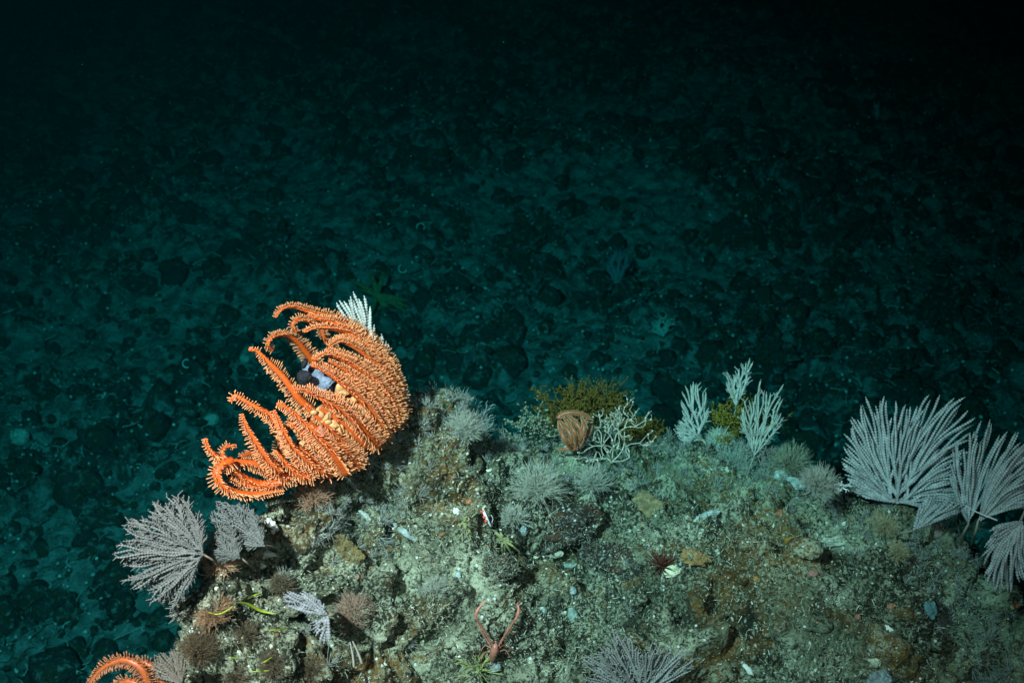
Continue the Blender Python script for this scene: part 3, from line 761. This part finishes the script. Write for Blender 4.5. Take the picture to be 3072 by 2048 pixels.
sea_fan('sea_fan', 'short blue grey sea fan drooping down from beside the pink tuft', (985,1846), 2.07,
 [(205,62),(225,70),(242,80),(256,92),(264,92),(276,84)], 9, 4.6, (.20,.22,.215), [(1002,1842,2.1),(1018,1838,2.13)], layers=1, jitR=.2)
sea_fan('sea_fan', 'dark brownish sea fan beside the bottom left orange star', (546,2052), 1.98,
 [(78,78),(90,98),(102,110),(114,114),(126,118),(138,122),(150,112),(162,90)], 36, 3.2, (.12,.11,.08), [(560,2075,2.0)], layers=2, back=-.01, jitR=.2, bumps=.4, twigs=4)
sea_fan('sea_fan', 'white grey sea fan standing behind the top of the big orange sea star', (1128,1130), 2.42,
 [(92,160),(95,205),(98,255),(102,268),(106,262),(110,248),(116,262),(120,240)], 14, 4.4, (.36,.38,.33), [(1150,1200,2.5),(1165,1260,2.56)], jitR=.16, layers=2, back=-.01)
sea_fan('sea_fan', 'little white grey sea fan to the right of the one behind the big orange star', (1160,1130), 2.46,
 [(84,100),(91,122),(99,146),(104,142),(112,118)], 8, 4.4, (.36,.38,.33), [(1165,1200,2.52),(1172,1260,2.56)], jitR=.15)
SD3 = 3.0
TF = (.44, .40, .34)
sea_fan('sea_fan', 'pale feathery sea fan above the curled ring, leftmost on the crest', (2096,1310), SD3,
 [(204,45),(185,60),(166,75),(150,78),(135,82),(126,90),(114,132),(108,156),(103,172),(98,190),(93,168),(88,158),(82,142),(76,122),(66,80)],
 36, 2.9, TF, [(2110,1318,3.0),(2118,1340,3.02),(2098,1358,3.02)], jitR=.15, bead=6, twigs=2, levels=(0,.1,.3,.5,.7))
sea_fan('sea_fan', 'tallest pale sea fan on the crest, forked above a long thin stem', (2208,1222), SD3,
 [(112,70),(106,108),(102,122),(97,96),(88,108),(82,132),(78,152),(75,162),(72,152),(68,118),(64,78)],
 15, 2.9, TF, [(2196,1262,3.0),(2178,1290,3.0),(2170,1315,3.0),(2168,1365,3.02)], jitR=.1, bead=6, twigs=5, levels=(0,.2,.45,.6,.8))
sea_fan('sea_fan', 'pale wiry sea fan with upright twigs, rightmost of the three on the crest', (2262,1368), 2.94,
 [(112,120),(104,170),(98,190),(95,200),(92,226),(89,268),(86,240),(82,272),(79,275),(76,245),(72,250),(68,230),(62,190),(54,150),(46,110)],
 24, 2.6, (.45,.41,.34), [(2252,1395,2.94),(2242,1422,2.94)], jitR=.3, bead=6, twigs=5, levels=(0,.1,.3,.55,.8))
sea_fan('sea_fan', 'soft brownish grey sea fan at the bottom edge right of the squat lobster', (1925,2090), 2.30,
 [(168,185),(158,205),(149,222),(140,246),(132,256),(126,262),(118,268),(110,282),(103,250),(98,210),(86,190),(75,188),(64,205),(55,215),(44,218),(33,205)],
 56, 3.0, (.22,.23,.205), [(1940,2140,2.34)], yaw=5, layers=2, back=-.02, jitR=.26, bumps=.3, twigs=7, lean=-.35)

# ------------------------------------------------------------------ bushes and corals on the crest
bush('black_coral', 'mustard brown bushy coral behind the small tan star on the crest', 'coral', (1760,1330), 205, 190, 3.12, (.13, .070, .008), 26, 5, 1.2, .52, polyp=((.19, .10, .012), 2.3, .9))
bush('black_coral', 'mustard brown bushy coral behind the right side of the white branching coral', 'coral', (1890,1375), 130, 210, 3.12, (.13, .072, .008), 26, 5, 1.2, .55, polyp=((.19, .10, .012), 2.3, .9), ang0=62)
bush('black_coral', 'yellow coral bush between the pale sea fans on the crest', 'coral', (2185,1350), 165, 150, 3.06, (.20, .13, .016), 16, 5, 1.3, .45, polyp=((.36, .23, .025), 1.9, .5))
bush('soft_coral', 'pale green speckled coral bush left of the small tan star', 'coral', (1625,1360), 140, 110, 2.86, (.07, .085, .05), 8, 5, 1.1, .42, polyp=((.25, .27, .17), 2.6, .35))
bush('stony_coral', 'white leafless branching coral on the crest right of the small tan star', 'coral', (1835,1385), 185, 200, 2.82, (.48, .44, .33), 7, 4, 2.1, .68, polyp=((.56, .52, .40), 2.7, .22), jitter=.22)
bush('stony_coral', 'tiny bright white branching coral at the left foot of the tallest sea fan', 'coral', (2512,1478), 58, 52, 2.50, (.85, .88, .80), 6, 3, 2.4, .6)
bush('soft_coral', 'little pink twiggy coral at the foot of the rightmost crest fan', 'coral', (2285,1395), 85, 60, 2.96, (.40, .30, .26), 6, 4, 1.4, .5)
bush('soft_coral', 'thin pinkish twig coral leaning on the ridge between star and hydroid', 'coral', (1345,1290), 60, 30, 2.78, (.45, .42, .36), 4, 2, 1.6, .2)
bush('soft_coral', 'upright pale hydroid stalks on the ridge right of the big orange star', 'hydroid', (1430,1275), 90, 90, 2.8, (.30, .35, .32), 8, 4, 1.4, .35)
bush('soft_coral', 'pale twig hydroids on the ridge close against the big orange star', 'hydroid', (1245,1240), 60, 70, 2.7, (.38, .42, .36), 9, 3, 1.4, .35)
# curled stem ring with brown web
p0 = P(2098, 1336, 2.96)
t = thing('curled_sea_pen', 'curled ring of pale stem with a brown film, at the leftmost crest fan', 'sea pen', p0)
a = np.linspace(0, 2 * math.pi * 1.02, 40); rg = 19 * 2.96 / FPX
pth = p0 + AX * (np.cos(a) * rg)[:, None] + AU * (np.sin(a) * rg)[:, None]
mb = MB(); mb.tubes(pth[None], .0028, 6, (.45, .44, .34)); mb.build('ring', M_COL, t)
mb = MB(); mb.blobs([p0 + AF * .004], np.array((rg * .95, rg * .95, .002)), (.10, .065, .012), 3, .0, np.stack([AX, AU, AF], -1)); mb.build('film', M_WET, t)

# ------------------------------------------------------------------ tufts
G1 = (.26, .31, .28)
tuft('hydroid', 'round grey hydroid puff in the middle of the outcrop above the dark cobble', 'hydroid', 1612, 1478, 88, 130, (.30,.35,.31), r0=1.0, up=.8)
tuft('hydroid', 'grey hydroid puff beside the mossy ridge just right of the big orange star', 'hydroid', 1395, 1300, 62, 120, G1, r0=1.0)
tuft('hydroid', 'grey hydroid puff right of the larger round one', 'hydroid', 1775, 1460, 58, 100, G1, r0=1.0)
tuft('hydroid', 'pale hydroid cloud at the foot of the crest sea fans', 'hydroid', 2205, 1405, 80, 160, (.28,.34,.31), r0=1.0)
tuft('hydroid', 'pale blue white fluffy tuft between the yellow bush and the rightmost crest fan', 'hydroid', 2155, 1330, 40, 90, (.36,.44,.40), r0=1.1)
tuft('hydroid', 'dark green spiky puff under the right hand sea fans', 'hydroid', 2880, 1585, 66, 120, (.05,.10,.08), r0=1.2, sidebr=False)
tuft('hydroid', 'pink brown hydroid bush beside the drooping grey fan', 'hydroid', 1065, 1850, 62, 150, (.22,.17,.135), r0=1.1)
tuft('hydroid', 'tan hydroid tuft at the root of the left grey fan', 'hydroid', 668, 1702, 55, 150, (.36,.28,.19), r0=1.0)
tuft('hydroid', 'rusty brown hydroid tuft above the white shell on the left edge', 'hydroid', 640, 1850, 62, 170, (.22,.15,.09), r0=1.1)
tuft('hydroid', 'dark brown furry growth hanging below the white shell on the left edge', 'hydroid', 600, 1960, 62, 190, (.075,.06,.035), r0=1.2)
sea_fan('sea_fan', 'ragged grey sea fan filling the gap between the left fan and the smaller one', (722,1672), 2.10,
 [(100,110),(112,128),(124,134),(136,130),(148,118),(162,100),(176,84)], 44, 3.0, (.105,.118,.10), [(745,1690,2.12),(760,1705,2.14)], yaw=10, layers=2, back=.01, jitR=.3, bumps=.4, twigs=12, gaps=.1, wav=3)
for (u_, v_, r_, lab_) in [(735,1905,46,'dark brown hydroid patch added as shade below the thick lime worm'),(820,2000,50,'dark brown hydroid patch added as shade at the bottom edge among the tiny green worms'),(700,2035,46,'dark brown hydroid patch added as shade in the bottom left hollow'),(845,1760,40,'dull brown hydroid patch added as shade above the bare finger fan'),(930,2010,44,'dull brown hydroid patch added as shade under the finger fan at the bottom edge')]:
    tuft('hydroid', lab_, 'hydroid', u_, v_, r_, 90, (.085, .072, .045), r0=1.1, up=.5)  # brown tufts put in to tint and shade the pale lower-left rock
tuft('hydroid', 'tan fluffy growth around the root of the tallest right sea fan', 'hydroid', 2650, 1585, 48, 130, (.30,.29,.19), r0=1.1)
tuft('hydroid', 'pale tan tuft lower down below the tallest right sea fan', 'hydroid', 2690, 1665, 36, 90, (.26,.26,.17), r0=1.1)
tuft('hydroid', 'grey green hydroid fuzz on the crest left of the tallest right fan', 'hydroid', 2455, 1465, 62, 140, G1, r0=1.0)
tuft('hydroid', 'fuzzy hydroid clump on the crest end above the white sponge', 'hydroid', 2370, 1400, 62, 120, (.22,.25,.19), r0=1.0)
tuft('hydroid', 'faint grey hydroid patch left of the small yellow star', 'hydroid', 1310, 1770, 42, 90, G1, r0=.9)
tuft('hydroid', 'wispy grey hydroid beside the pink and white shrimp', 'hydroid', 1545, 1560, 46, 80, G1, r0=.9)
tuft('hydroid', 'sandy hydroid cushion under the shadow of the big orange star', 'hydroid', 940, 1500, 62, 120, (.30,.20,.14), r0=1.1)
tuft('feather_star', 'lime yellow feather star at the tail of the squat lobster', 'feather star', 1435, 2010, 66, 30, (.36,.40,.14), r0=1.7, up=.6)
tuft('feather_star', 'small lime feather star left of the pink and white shrimp', 'feather star', 1395, 1570, 46, 26, (.40,.42,.18), r0=1.5, up=.3)
tuft('feather_star', 'maroon brush-like feather star beside the cream sponge', 'feather star', 1985, 1700, 62, 60, (.13,.035,.02), r0=2.0, up=.9, sidebr=False)

# ------------------------------------------------------------------ lumps: sponges, shells, stones
lump('cobble', 'large dark brown cobble speckled white in the middle of the outcrop', 'rock', 1668, 1572, 130, 66, (1,1,1), 85, h=.015, rot=12, m=M_COBBLE, rough=.3)
lump('cobble', 'low dark boulder under the brown feather star, right of the round sponges', 'rock', 1840, 1680, 100, 48, (1,1,1), 36, rot=-20, m=M_COBBLE, rough=.3)
lump('cobble', 'dark stone with a black hollow beneath it, below the small yellow star', 'rock', 1490, 1700, 62, 34, (1,1,1), 34, rot=5, m=M_COBBLE, rough=.3)
lump('cobble', 'grey green flat stone left of the small yellow star near the orange crusts', 'rock', 1165, 1655, 60, 26, (1,1,1), 20, rot=-10, m=M_ROCK, rough=.25)
lump('sponge', 'plump cream oval sponge in front of the dark cobble', 'sponge', 1663, 1659, 27, 14, (.52,.54,.36), 14)
lump('sponge', 'bright cream yellow sponge at the foot of the maroon feather star', 'sponge', 2016, 1712, 30, 18, (.78,.74,.48), 18, rot=18)
lump('sponge', 'largest of the round grey disc sponges right of the cream oval', 'sponge', 1697, 1632, 14, 13, (.34,.40,.32), 9, level=3)
lump('sponge', 'right hand small round grey sponge in the disc cluster', 'sponge', 1721, 1622, 10, 10, (.34,.40,.32), 7, level=3)
lump('sponge', 'topmost small round grey sponge in the disc cluster', 'sponge', 1706, 1612, 8, 6, (.40,.44,.36), 6, level=3)
lump('sponge', 'square blue grey sponge on the left end of the dark cobble', 'sponge', 1565, 1587, 17, 19, (.26,.34,.32), 15, level=3, rough=.2)
lump('sponge', 'flat mustard yellow sponge draped over the rock right of the cobble', 'sponge', 1955, 1522, 56, 32, (.21,.17,.08), 7, rot=-35, rough=.45)
lump('sponge', 'long smooth grey white sponge like a leaf on the upper right rock', 'sponge', 2118, 1550, 44, 15, (.40,.45,.40), 12, rot=24)
lump('sponge', 'rounded white sponge on the crest right of the pale wiry fan', 'sponge', 2343, 1428, 23, 21, (.48,.54,.46), 20)
lump('sponge', 'flatter white sponge lobe trailing from the rounded white one', 'sponge', 2387, 1450, 32, 17, (.40,.46,.40), 13, rot=-25)
lump('sponge', 'grey bar-shaped sponge below the cream oval', 'sponge', 1715, 1696, 30, 9, (.26,.34,.28), 9)
lump('sponge', 'slim blue grey sponge finger on the slope below the small grey fan', 'sponge', 1215, 1595, 46, 10, (.32,.38,.34), 10, rot=-38)
lump('sponge', 'second slim grey sponge below the big star shadow', 'sponge', 1095, 1545, 24, 8, (.36,.40,.34), 8, rot=-40)
lump('sponge', 'small round pale sponge above the squat lobster right claw', 'sponge', 1626, 1832, 15, 14, (.36,.44,.36), 11, level=3)
lump('sponge', 'pale green oval sponge right of the round one near the squat lobster', 'sponge', 1720, 1848, 16, 30, (.20,.28,.22), 12, rot=18, level=3)
lump('sponge', 'milky blob sponge lying right of the lime feather star', 'sponge', 1486, 2003, 18, 14, (.26,.31,.29), 16, rot=25)
lump('sponge', 'small blue grey round sponge in the centre of the lower rock', 'sponge', 1717, 1770, 12, 12, (.30,.38,.36), 9, level=3)
lump('sponge', 'small upright grey sponge on the dark stone below the yellow star', 'sponge', 1374, 1728, 10, 14, (.32,.40,.38), 9, level=3)
lump('sponge', 'triangular blue green sponge low on the right rock', 'sponge', 2790, 1830, 20, 26, (.10,.20,.19), 10, level=3, rough=.4)
lump('sponge', 'cream knobbly sponge near the bottom right', 'sponge', 2622, 1982, 17, 18, (.48,.46,.32), 16, level=3, rough=.4)
lump('sponge', 'grey fuzzy sponge mound at the bottom edge right', 'sponge', 2640, 2040, 36, 30, (.22,.27,.25), 22, rough=.4)
lump('sponge', 'pink orange sponge low on the right rock', 'sponge', 2675, 1818, 13, 9, (.46,.20,.10), 8, level=3, rough=.3)
lump('sponge', 'rust ringed brown pore sponge on the right rock', 'sponge', 2373, 1622, 22, 14, (.24,.13,.025), 7, level=3)
lump('sponge', 'dim pink sponge below the rusty rock stain', 'sponge', 2440, 1718, 17, 12, (.34,.17,.13), 9, level=3)
lump('sponge', 'yellow brown crusty sponge left of centre on the lit rock', 'sponge', 1010, 1640, 40, 36, (.15,.11,.04), 6, rough=.7)
lump('sponge', 'yellow brown crusty sponge right beside its twin on the lit rock', 'sponge', 1058, 1665, 30, 26, (.17,.12,.04), 6, rough=.7)
lump('sponge', 'rusty orange crust on the rock right of the maroon feather star', 'sponge', 2085, 1672, 40, 20, (.30,.17,.06), 6, rough=.5, rot=-20)
lump('sponge', 'pale ragged sponge plate overhanging a dark gap on the right rock', 'sponge', 2510, 1622, 46, 12, (.46,.46,.34), 10, rough=.5)
lump('sponge', 'little pink crust just above the grey flat stone', 'sponge', 1104, 1658, 10, 9, (.42,.24,.18), 6, level=3)
for (u, v, lab, c_) in [(2456,1862,'orange pea sized ball sponge above the dark hollow low on the right rock',(.55,.19,.06)),(2341,1537,'orange red dot sponge on the upper right rock',(.55,.15,.05)),(2810,1696,'pink dot sponge left of the hanging sea fan',(.42,.18,.12)),
                 (2268,1735,'orange dot sponge in front of the brown stain',(.40,.20,.06)),(1408,1503,'faint orange dot sponge above the lime feather star',(.40,.15,.07)),(2572,1850,'rose dot sponge left of the pink orange one',(.38,.16,.11)),(3045,1815,'rusty dot sponge at the right edge of the rock',(.40,.12,.04)),
                 (905,1980,'tan dot sponge at the lower left',(.4,.26,.16)),(1070,1730,'pink dot sponge under the crusty yellow sponges',(.42,.25,.18)),(1214,1968,'rusty round dot sponge at the lower left of the squat lobster',(.36,.2,.13))]:
    lump('ball_sponge', lab, 'sponge', u, v, 10, 9, c_, 9, level=2, group='small bright ball sponges')
for (u, v, rx, ry, rot, lab) in [(815,1575,24,15,-55,'white upright shell plate under the orange star beside the small grey fan'),(800,1660,26,13,-15,'white shell below the small grey fan'),(598,1893,30,17,-5,'white shell ledge on the left edge over the brown fur'),
                                (716,1955,12,8,10,'little white shell in the dark lower left'),(783,1697,14,8,0,'round cream shell at the edge above the green worms'),(2670,1890,14,20,25,'cream curled shell low on the right'),
                                (2815,1600,10,16,-50,'narrow cream shell under the right sea fans'),(665,1718,16,13,20,'ring-shaped cream shell at the root of the left fan'),(2240,2000,30,8,-55,'white broken shell edge near the bottom right of the soft sea fan'),(1370,1535,10,12,0,'cream oval shell left of the lime feather star')]:
    lump('shell', lab, 'shell', u, v, rx, ry, (.72,.72,.60), min(rx, ry) * .6, rot=rot, level=3, rough=.4, m=M_WET)

# ------------------------------------------------------------------ small animals
def crawl(pts, h=.006, n=24):
    return spline([on(u, v, h + (z_[0] if z_ else 0))[0] for (u, v, *z_) in pts], n)
# squat lobster
lp = on(1489, 1945)[0]; LB = np.array((.44, .17, .11)); LD = LB * .75
sq = thing('squat_lobster', 'pinkish red squat lobster with two long claws raised in a V', 'squat lobster', lp)
ld = on(1489, 1945)[2]; ls = ld / FPX
mb = MB(); body = spline([P(1487,1922,ld-.035), P(1486,1938,ld-.04), P(1482,1955,ld-.035), P(1478,1972,ld-.02), P(1474,1984,ld-.005)], 16)
mb.tubes(body[None], np.array([3,5,8,10,11,12,12,11.5,11,10,9.5,8.5,8,7,5,2])[None] * ls * (1 + .08 * np.array([(-1) ** i_ for i_ in range(16)])), 10, LB[None, None] * np.tile(np.array([1, .8]), 8)[None, :, None]); mb.build('body', M_WET, sq)
mb = MB(); mb.blobs([P(1481,1926,ld-.042), P(1493,1926,ld-.042)], .0025, (.02,.02,.02), 2, 0); mb.build('eyes', M_WET, sq)
for pts, fork in (([(1480,1938),(1460,1905),(1441,1872),(1427,1850)], [(1427,1850),(1431,1832),(1441,1818)]), ([(1496,1936),(1514,1905),(1533,1876),(1549,1852)], [(1549,1852),(1555,1836),(1556,1822)])):
    mb = MB(); pth = spline([P(u, v, ld - .035 - .02 * i_) for i_, (u, v) in enumerate(pts)], 20)
    mb.tubes(pth[None], (np.array([3.6,4.2,4.8,5,5,4.6,3.6,4.6,5,5.4,5.2,5,4.8,4.6,4.4,4.6,5,5,4.6,4.0]) * ls * .72)[None], 8, LB)
    nb = 40; k_ = rng.integers(0, 19, nb); hairs(mb, pth[k_], unit(rng.normal(size=(nb, 3))), np.full(nb, .007), .0007, .0003, LB * 1.2, 3, .1)
    ca_ = mb.build('claw_arm', M_WET, sq)
    e = pth[-1]; f1 = P(*fork[1], ld - .095) ; f2 = P(*fork[2], ld - .095); sgn = 1 if fork[0][0] < 1500 else -1
    mb = MB(); palm = spline([e, f1, f2], 8); mb.tubes(palm[None], (np.array([4.2,6,7.4,7.8,7.2,6.4,5.4,4.4]) * ls * .72)[None], 8, LB * .95)
    end = (1458, 1797) if sgn > 0 else (1553, 1806); end2 = (1449, 1799) if sgn > 0 else (1560, 1812)
    for en in (end, end2):
        q = spline([f2, (f2 + P(*en, ld - .095)) / 2 + AX * .002 * sgn, P(*en, ld - .095)], 6); mb.tubes(q[None], np.linspace(2.8, .8, 6)[None] * ls, 6, LB * 1.15)
    mb.build('claw', M_WET, ca_)
for pts in ([(1476,1945),(1455,1935),(1440,1958),(1428,1985)],[(1475,1955),(1456,1955),(1445,1975),(1440,1995)],[(1494,1948),(1515,1930),(1535,1945),(1552,1950)],[(1494,1955),(1515,1948),(1528,1965),(1540,1975)],[(1470,1935),(1452,1905),(1436,1882),(1428,1868)],[(1500,1940),(1520,1925),(1536,1905),(1548,1895)]):
    mb = MB(); q = spline([P(u, v, ld - (.03 if i_ == 0 else .025 if i_ < 3 else .012)) for i_, (u, v) in enumerate(pts)], 12); mb.tubes(q[None], np.linspace(2.2, 1.0, 12)[None] * ls, 5, LD); mb.build('leg', M_WET, sq)
# small yellow star
ys = thing('sea_star', 'small dull yellow sea star with eight thin arms left of the dark cobble', 'sea star', on(1508,1618)[0])
yd = on(1508, 1618)[2] - .03; yc = np.array((.25, .26, .11))
for tx, ty in ((1478,1588),(1484,1632),(1508,1665),(1535,1662),(1552,1632),(1540,1618),(1500,1590),(1560,1655)):
    mb = MB(); q = spline([P(1506,1616,yd-.01), P((1506+tx)/2,(1616+ty)/2-2,yd-.012), P(tx,ty,yd+.012)], 14); mb.tubes(q[None], np.linspace(5.6, 1.8, 14)[None] * yd / FPX * (1 + .12 * np.array([(-1) ** i_ for i_ in range(14)])), 7, yc); mb.build('arm', M_SPONGE, ys)
mb = MB(); mb.blobs([P(1506,1616,yd-.01)], np.array((1, .9, .6)) * 11 * yd / FPX, yc * .9, 2, .04); mb.build('disc', M_SPONGE, ys)
# pink and white shrimp
sh = thing('shrimp', 'tiny red and white striped shrimp on pale gravel above the yellow star', 'shrimp', on(1456,1552)[0])
mb = MB(); q = crawl([(1448,1524),(1456,1545),(1464,1562),(1474,1580)], .010, 16); mb.tubes(q[None], (np.array([1.5,3,4,4.6,5,5,5,5,4.8,4.6,4.2,4,3.6,3,2.4,1.2]) * .0007)[None], 7, (.82, .82, .80)); mb.build('body', M_WET, sh)
mb = MB(); mb.blobs([on(1448,1535,.012)[0], on(1453,1550,.012)[0], on(1458,1562,.012)[0]], np.array((.0040, .0045, .004)), (.75, .09, .05), 2, .1); mb.build('red_stripe', M_WET, sh)
# green worms
wl = [([(712,1806),(745,1812),(785,1832),(828,1840)], 4.2, 'thick lime green ribbon worm curved on the lower left rock'), ([(625,1836),(655,1841),(685,1828),(700,1815)], 2.2, 'thin yellow green worm left of the thick lime one'),
      ([(742,1796),(762,1785),(785,1776)], 2.4, 'short green worm just above the thick lime one'), ([(800,1890),(835,1888),(868,1881)], 2.2, 'green worm on the dark rock below the thick lime one'),
      ([(685,1975),(700,1972),(718,1974)], 1.8, 'tiny green worm in the dark lower left'), ([(784,1988),(800,1980),(816,1970)], 1.8, 'tiny slanting green worm near the lower left'), ([(748,2014),(780,2012),(808,2010)], 2.0, 'thin green worm lowest on the left rock')]
for pts, r_, lab in wl:
    q = crawl(pts, .034, 26); mb = MB(); s_ = np.linspace(0, 1, 26); mb.tubes(q[None], (r_ * .00075 * np.clip(np.sin(s_ * math.pi) ** .5, .15, 1))[None], 8, np.array((.30, .38, .02)))
    tag(mb.build('ribbon_worm', M_WET, None, tuple(q[0])), lab, 'worm', 'green worms on the lower left rock')
# long thin white spine
mb = MB(); q = spline([P(2895,1515,2.36), P(2930,1535,2.34), P(2992,1560,2.32)], 12); mb.tubes(q[None], np.linspace(.0011, .002, 12)[None], 5, (.62, .60, .52))
tag(mb.build('sea_whip', M_COL, None, tuple(q[0])), 'long thin white needle poking out beneath the right sea fans', 'sea whip')
for k_, (u0, v0, u1, v1, lab) in enumerate([(1050,1925,1062,2000,'left of two thin white stalks hanging over the dark hollow'),(1058,1922,1086,1990,'right of two thin white stalks hanging over the dark hollow')]):
    mb = MB(); q = spline([P(u0,v0,2.1), P((u0+u1)/2+2,(v0+v1)/2,2.08), P(u1,v1,2.07)], 10); mb.tubes(q[None], np.linspace(.0015, .0026, 10)[None], 5, (.24, .25, .20))
    tag(mb.build('sea_whip', M_COL, None, tuple(q[0])), lab, 'sea whip')

# ------------------------------------------------------------------ things on the far slope
p, nrm, d = far(1140, 890); d -= .05; s_ = d / FPX
fs = thing('sea_star', 'dim olive ten-armed sea star on the far slope', 'sea star', p)
for tx, ty in ((1048,840),(1110,815),(1154,812),(1075,870),(1228,905),(1232,925),(1228,942),(1195,968),(1182,975),(1105,960)):
    mb = MB(); q = spline([P(1130,885,d-.03), P((1130+tx)/2+2,(885+ty)/2-3,d-.04), P(tx,ty,d-.01)], 16); mb.tubes(q[None], (np.interp(np.linspace(0, 1, 16), [0, .3, .8, 1], [6, 9, 6, 2]) * s_)[None], 7, (.15, .135, .055)); mb.build('arm', M_SPONGE, fs)
mb = MB(); mb.blobs([P(1130,885,d-.03)], np.array((1, .9, .6)) * 15 * s_, (.15, .135, .055), 2, .04); mb.build('disc', M_SPONGE, fs)
for (u, v, tp, n_, lab, c_) in [(1850,860,[(62,90),(75,120),(88,125),(100,110),(118,70)],14,'dim blue grey sea fan on the far slope',(.12,.12,.14)),
                               (2632,365,[(84,60),(97,66)],2,'faint pale sea whip standing on the far slope at the upper right',(.30,.32,.32)),
                               (1990,1010,[(50,60),(75,62),(100,60),(130,56),(150,45)],9,'small pale coral fan with curly twigs on the middle far slope',(.28,.30,.27))]:
    dd = far(u, v)[2] - .03
    sea_fan('sea_fan', lab, (u, v), dd, tp, n_, 4.0, c_, [(u, v + 10, dd + .03)], bead=9, levels=(0,.2,.4,.6,.8), twigs=3 if n_ > 5 else 0)
for (u, v, r_, lab) in [(622,1255,10,'round pale sponge on the far slope left of the big orange star'),(636,1258,22,'larger blurry pale sponge on the far slope left of the big orange star'),(1253,892,11,'pale knob sponge on the far slope above the ridge'),(905,1075,16,'grey blob sponge on the far slope left of the top of the orange star'),(60,1310,30,'cloudy pale sponge at the left edge of the far slope'),(735,1075,16,'flat pale sponge seen on the far slope left of the star arms')]:
    lump('sponge', lab, 'sponge', u, v, r_, r_ * .9, (.28,.34,.30), level=3, far_=True)
for (u, v, lab) in [(1262,682,'white C-shaped worm on the far slope'),(1208,806,'small white curved worm on the far slope beside the dim star'),(1138,655,'tiny white curved worm on the far slope'),(560,1090,'small white curled worm on the left far slope')]:
    p, nrm, d = far(u, v); d -= .03; a = np.linspace(.3, 4.4, 16) + u; r_ = 12 * d / FPX
    q = P(u, v, d) + AX * (np.cos(a) * r_)[:, None] + AU * (np.sin(a) * r_)[:, None]; mb = MB(); mb.tubes(q[None], .0032, 5, (.65, .68, .62))
    tag(mb.build('curled_worm', M_COL, None, tuple(q[0])), lab, 'worm')
# larger stones on the slope one can tell apart
blds = [(2660,1090,110,70),(2500,720,95,62),(2880,690,80,60),(2820,930,90,66),(2270,960,90,70),(2330,1060,110,60),(1560,730,110,70),(800,700,100,60),(560,650,95,60),(180,560,80,55),(130,1180,90,60),(420,860,90,50),
        (1480,1010,90,60),(1770,900,90,62),(2150,470,70,50),(2420,1200,80,50),(1130,1090,80,50),(300,1560,95,60),(180,1820,100,64),(380,1380,90,52),(2700,480,70,48),(1300,480,80,50)]
places = ['in the right part of the slope above the lilac fans','on the pale sediment at upper right','near the right edge, upper of two','near the right edge, lower of two','above the pale crest fans','just over the tall crest fan','in the upper middle of the slope',
 'above the big orange star','up left of the big orange star','far up on the left','by the left edge in the middle','left of the star and a little above','in the middle of the slope above the mustard bush','right of centre near the dim blue fan','high up right of centre','right behind the crest end',
 'close behind the right side of the orange star','left of the grey left fan','low on the left below the fan','left of the lowest star arms','very high at the right','high above the orange star in the dark']
for (u, v, a_, b_), pl in zip(blds, places):
    lump('boulder', 'dark rounded boulder ' + pl, 'boulder', u, v, a_ * .58, b_ * .58, (1, 1, 1), b_ * .42, rot=rng.uniform(-25, 25), group='boulders on the far slope', m=M_STONE, rough=.75, far_=True)

mb = MB(); n = 420; dd_ = rng.uniform(2.6, 6.5, n); c = np.array([P(rng.uniform(-200, 3300), rng.uniform(-200, 2200), q) for q in dd_]); c = c[c[:, 2] > 1.9]
mb.blobs(c, rng.uniform(.0004, .0011, len(c)), (.16, .20, .19), 0, .3)
tag(mb.build('marine_snow', M_COL), 'fine pale particles drifting in the dark water', kind='stuff')
# ------------------------------------------------------------------ the water itself
hz = MB(); x0, x1, y0, y1, z0, z1 = -14, 14, -4, 24, -3.0, 9.5
hz.add([(x, y, z) for z in (z0, z1) for y in (y0, y1) for x in (x0, x1)], [(0, 2, 3, 1), (4, 5, 7, 6), (0, 1, 5, 4), (2, 6, 7, 3), (0, 4, 6, 2), (1, 3, 7, 5)], (1, 1, 1))
M_W = bpy.data.materials.new('sea_water'); M_W.use_nodes = True; nt = M_W.node_tree
nt.nodes.remove(nt.nodes['Principled BSDF']); pv = nt.nodes.new('ShaderNodeVolumePrincipled')
pv.inputs['Density'].default_value = .60; pv.inputs['Color'].default_value = (.0, .0022, .0024, 1); pv.inputs['Absorption Color'].default_value = (.0, .71, .70, 1)
nt.links.new(pv.outputs[0], nt.nodes['Material Output'].inputs['Volume'])
hz = hz.build('haze', M_W, smooth=False); tag(hz, kind='stuff')
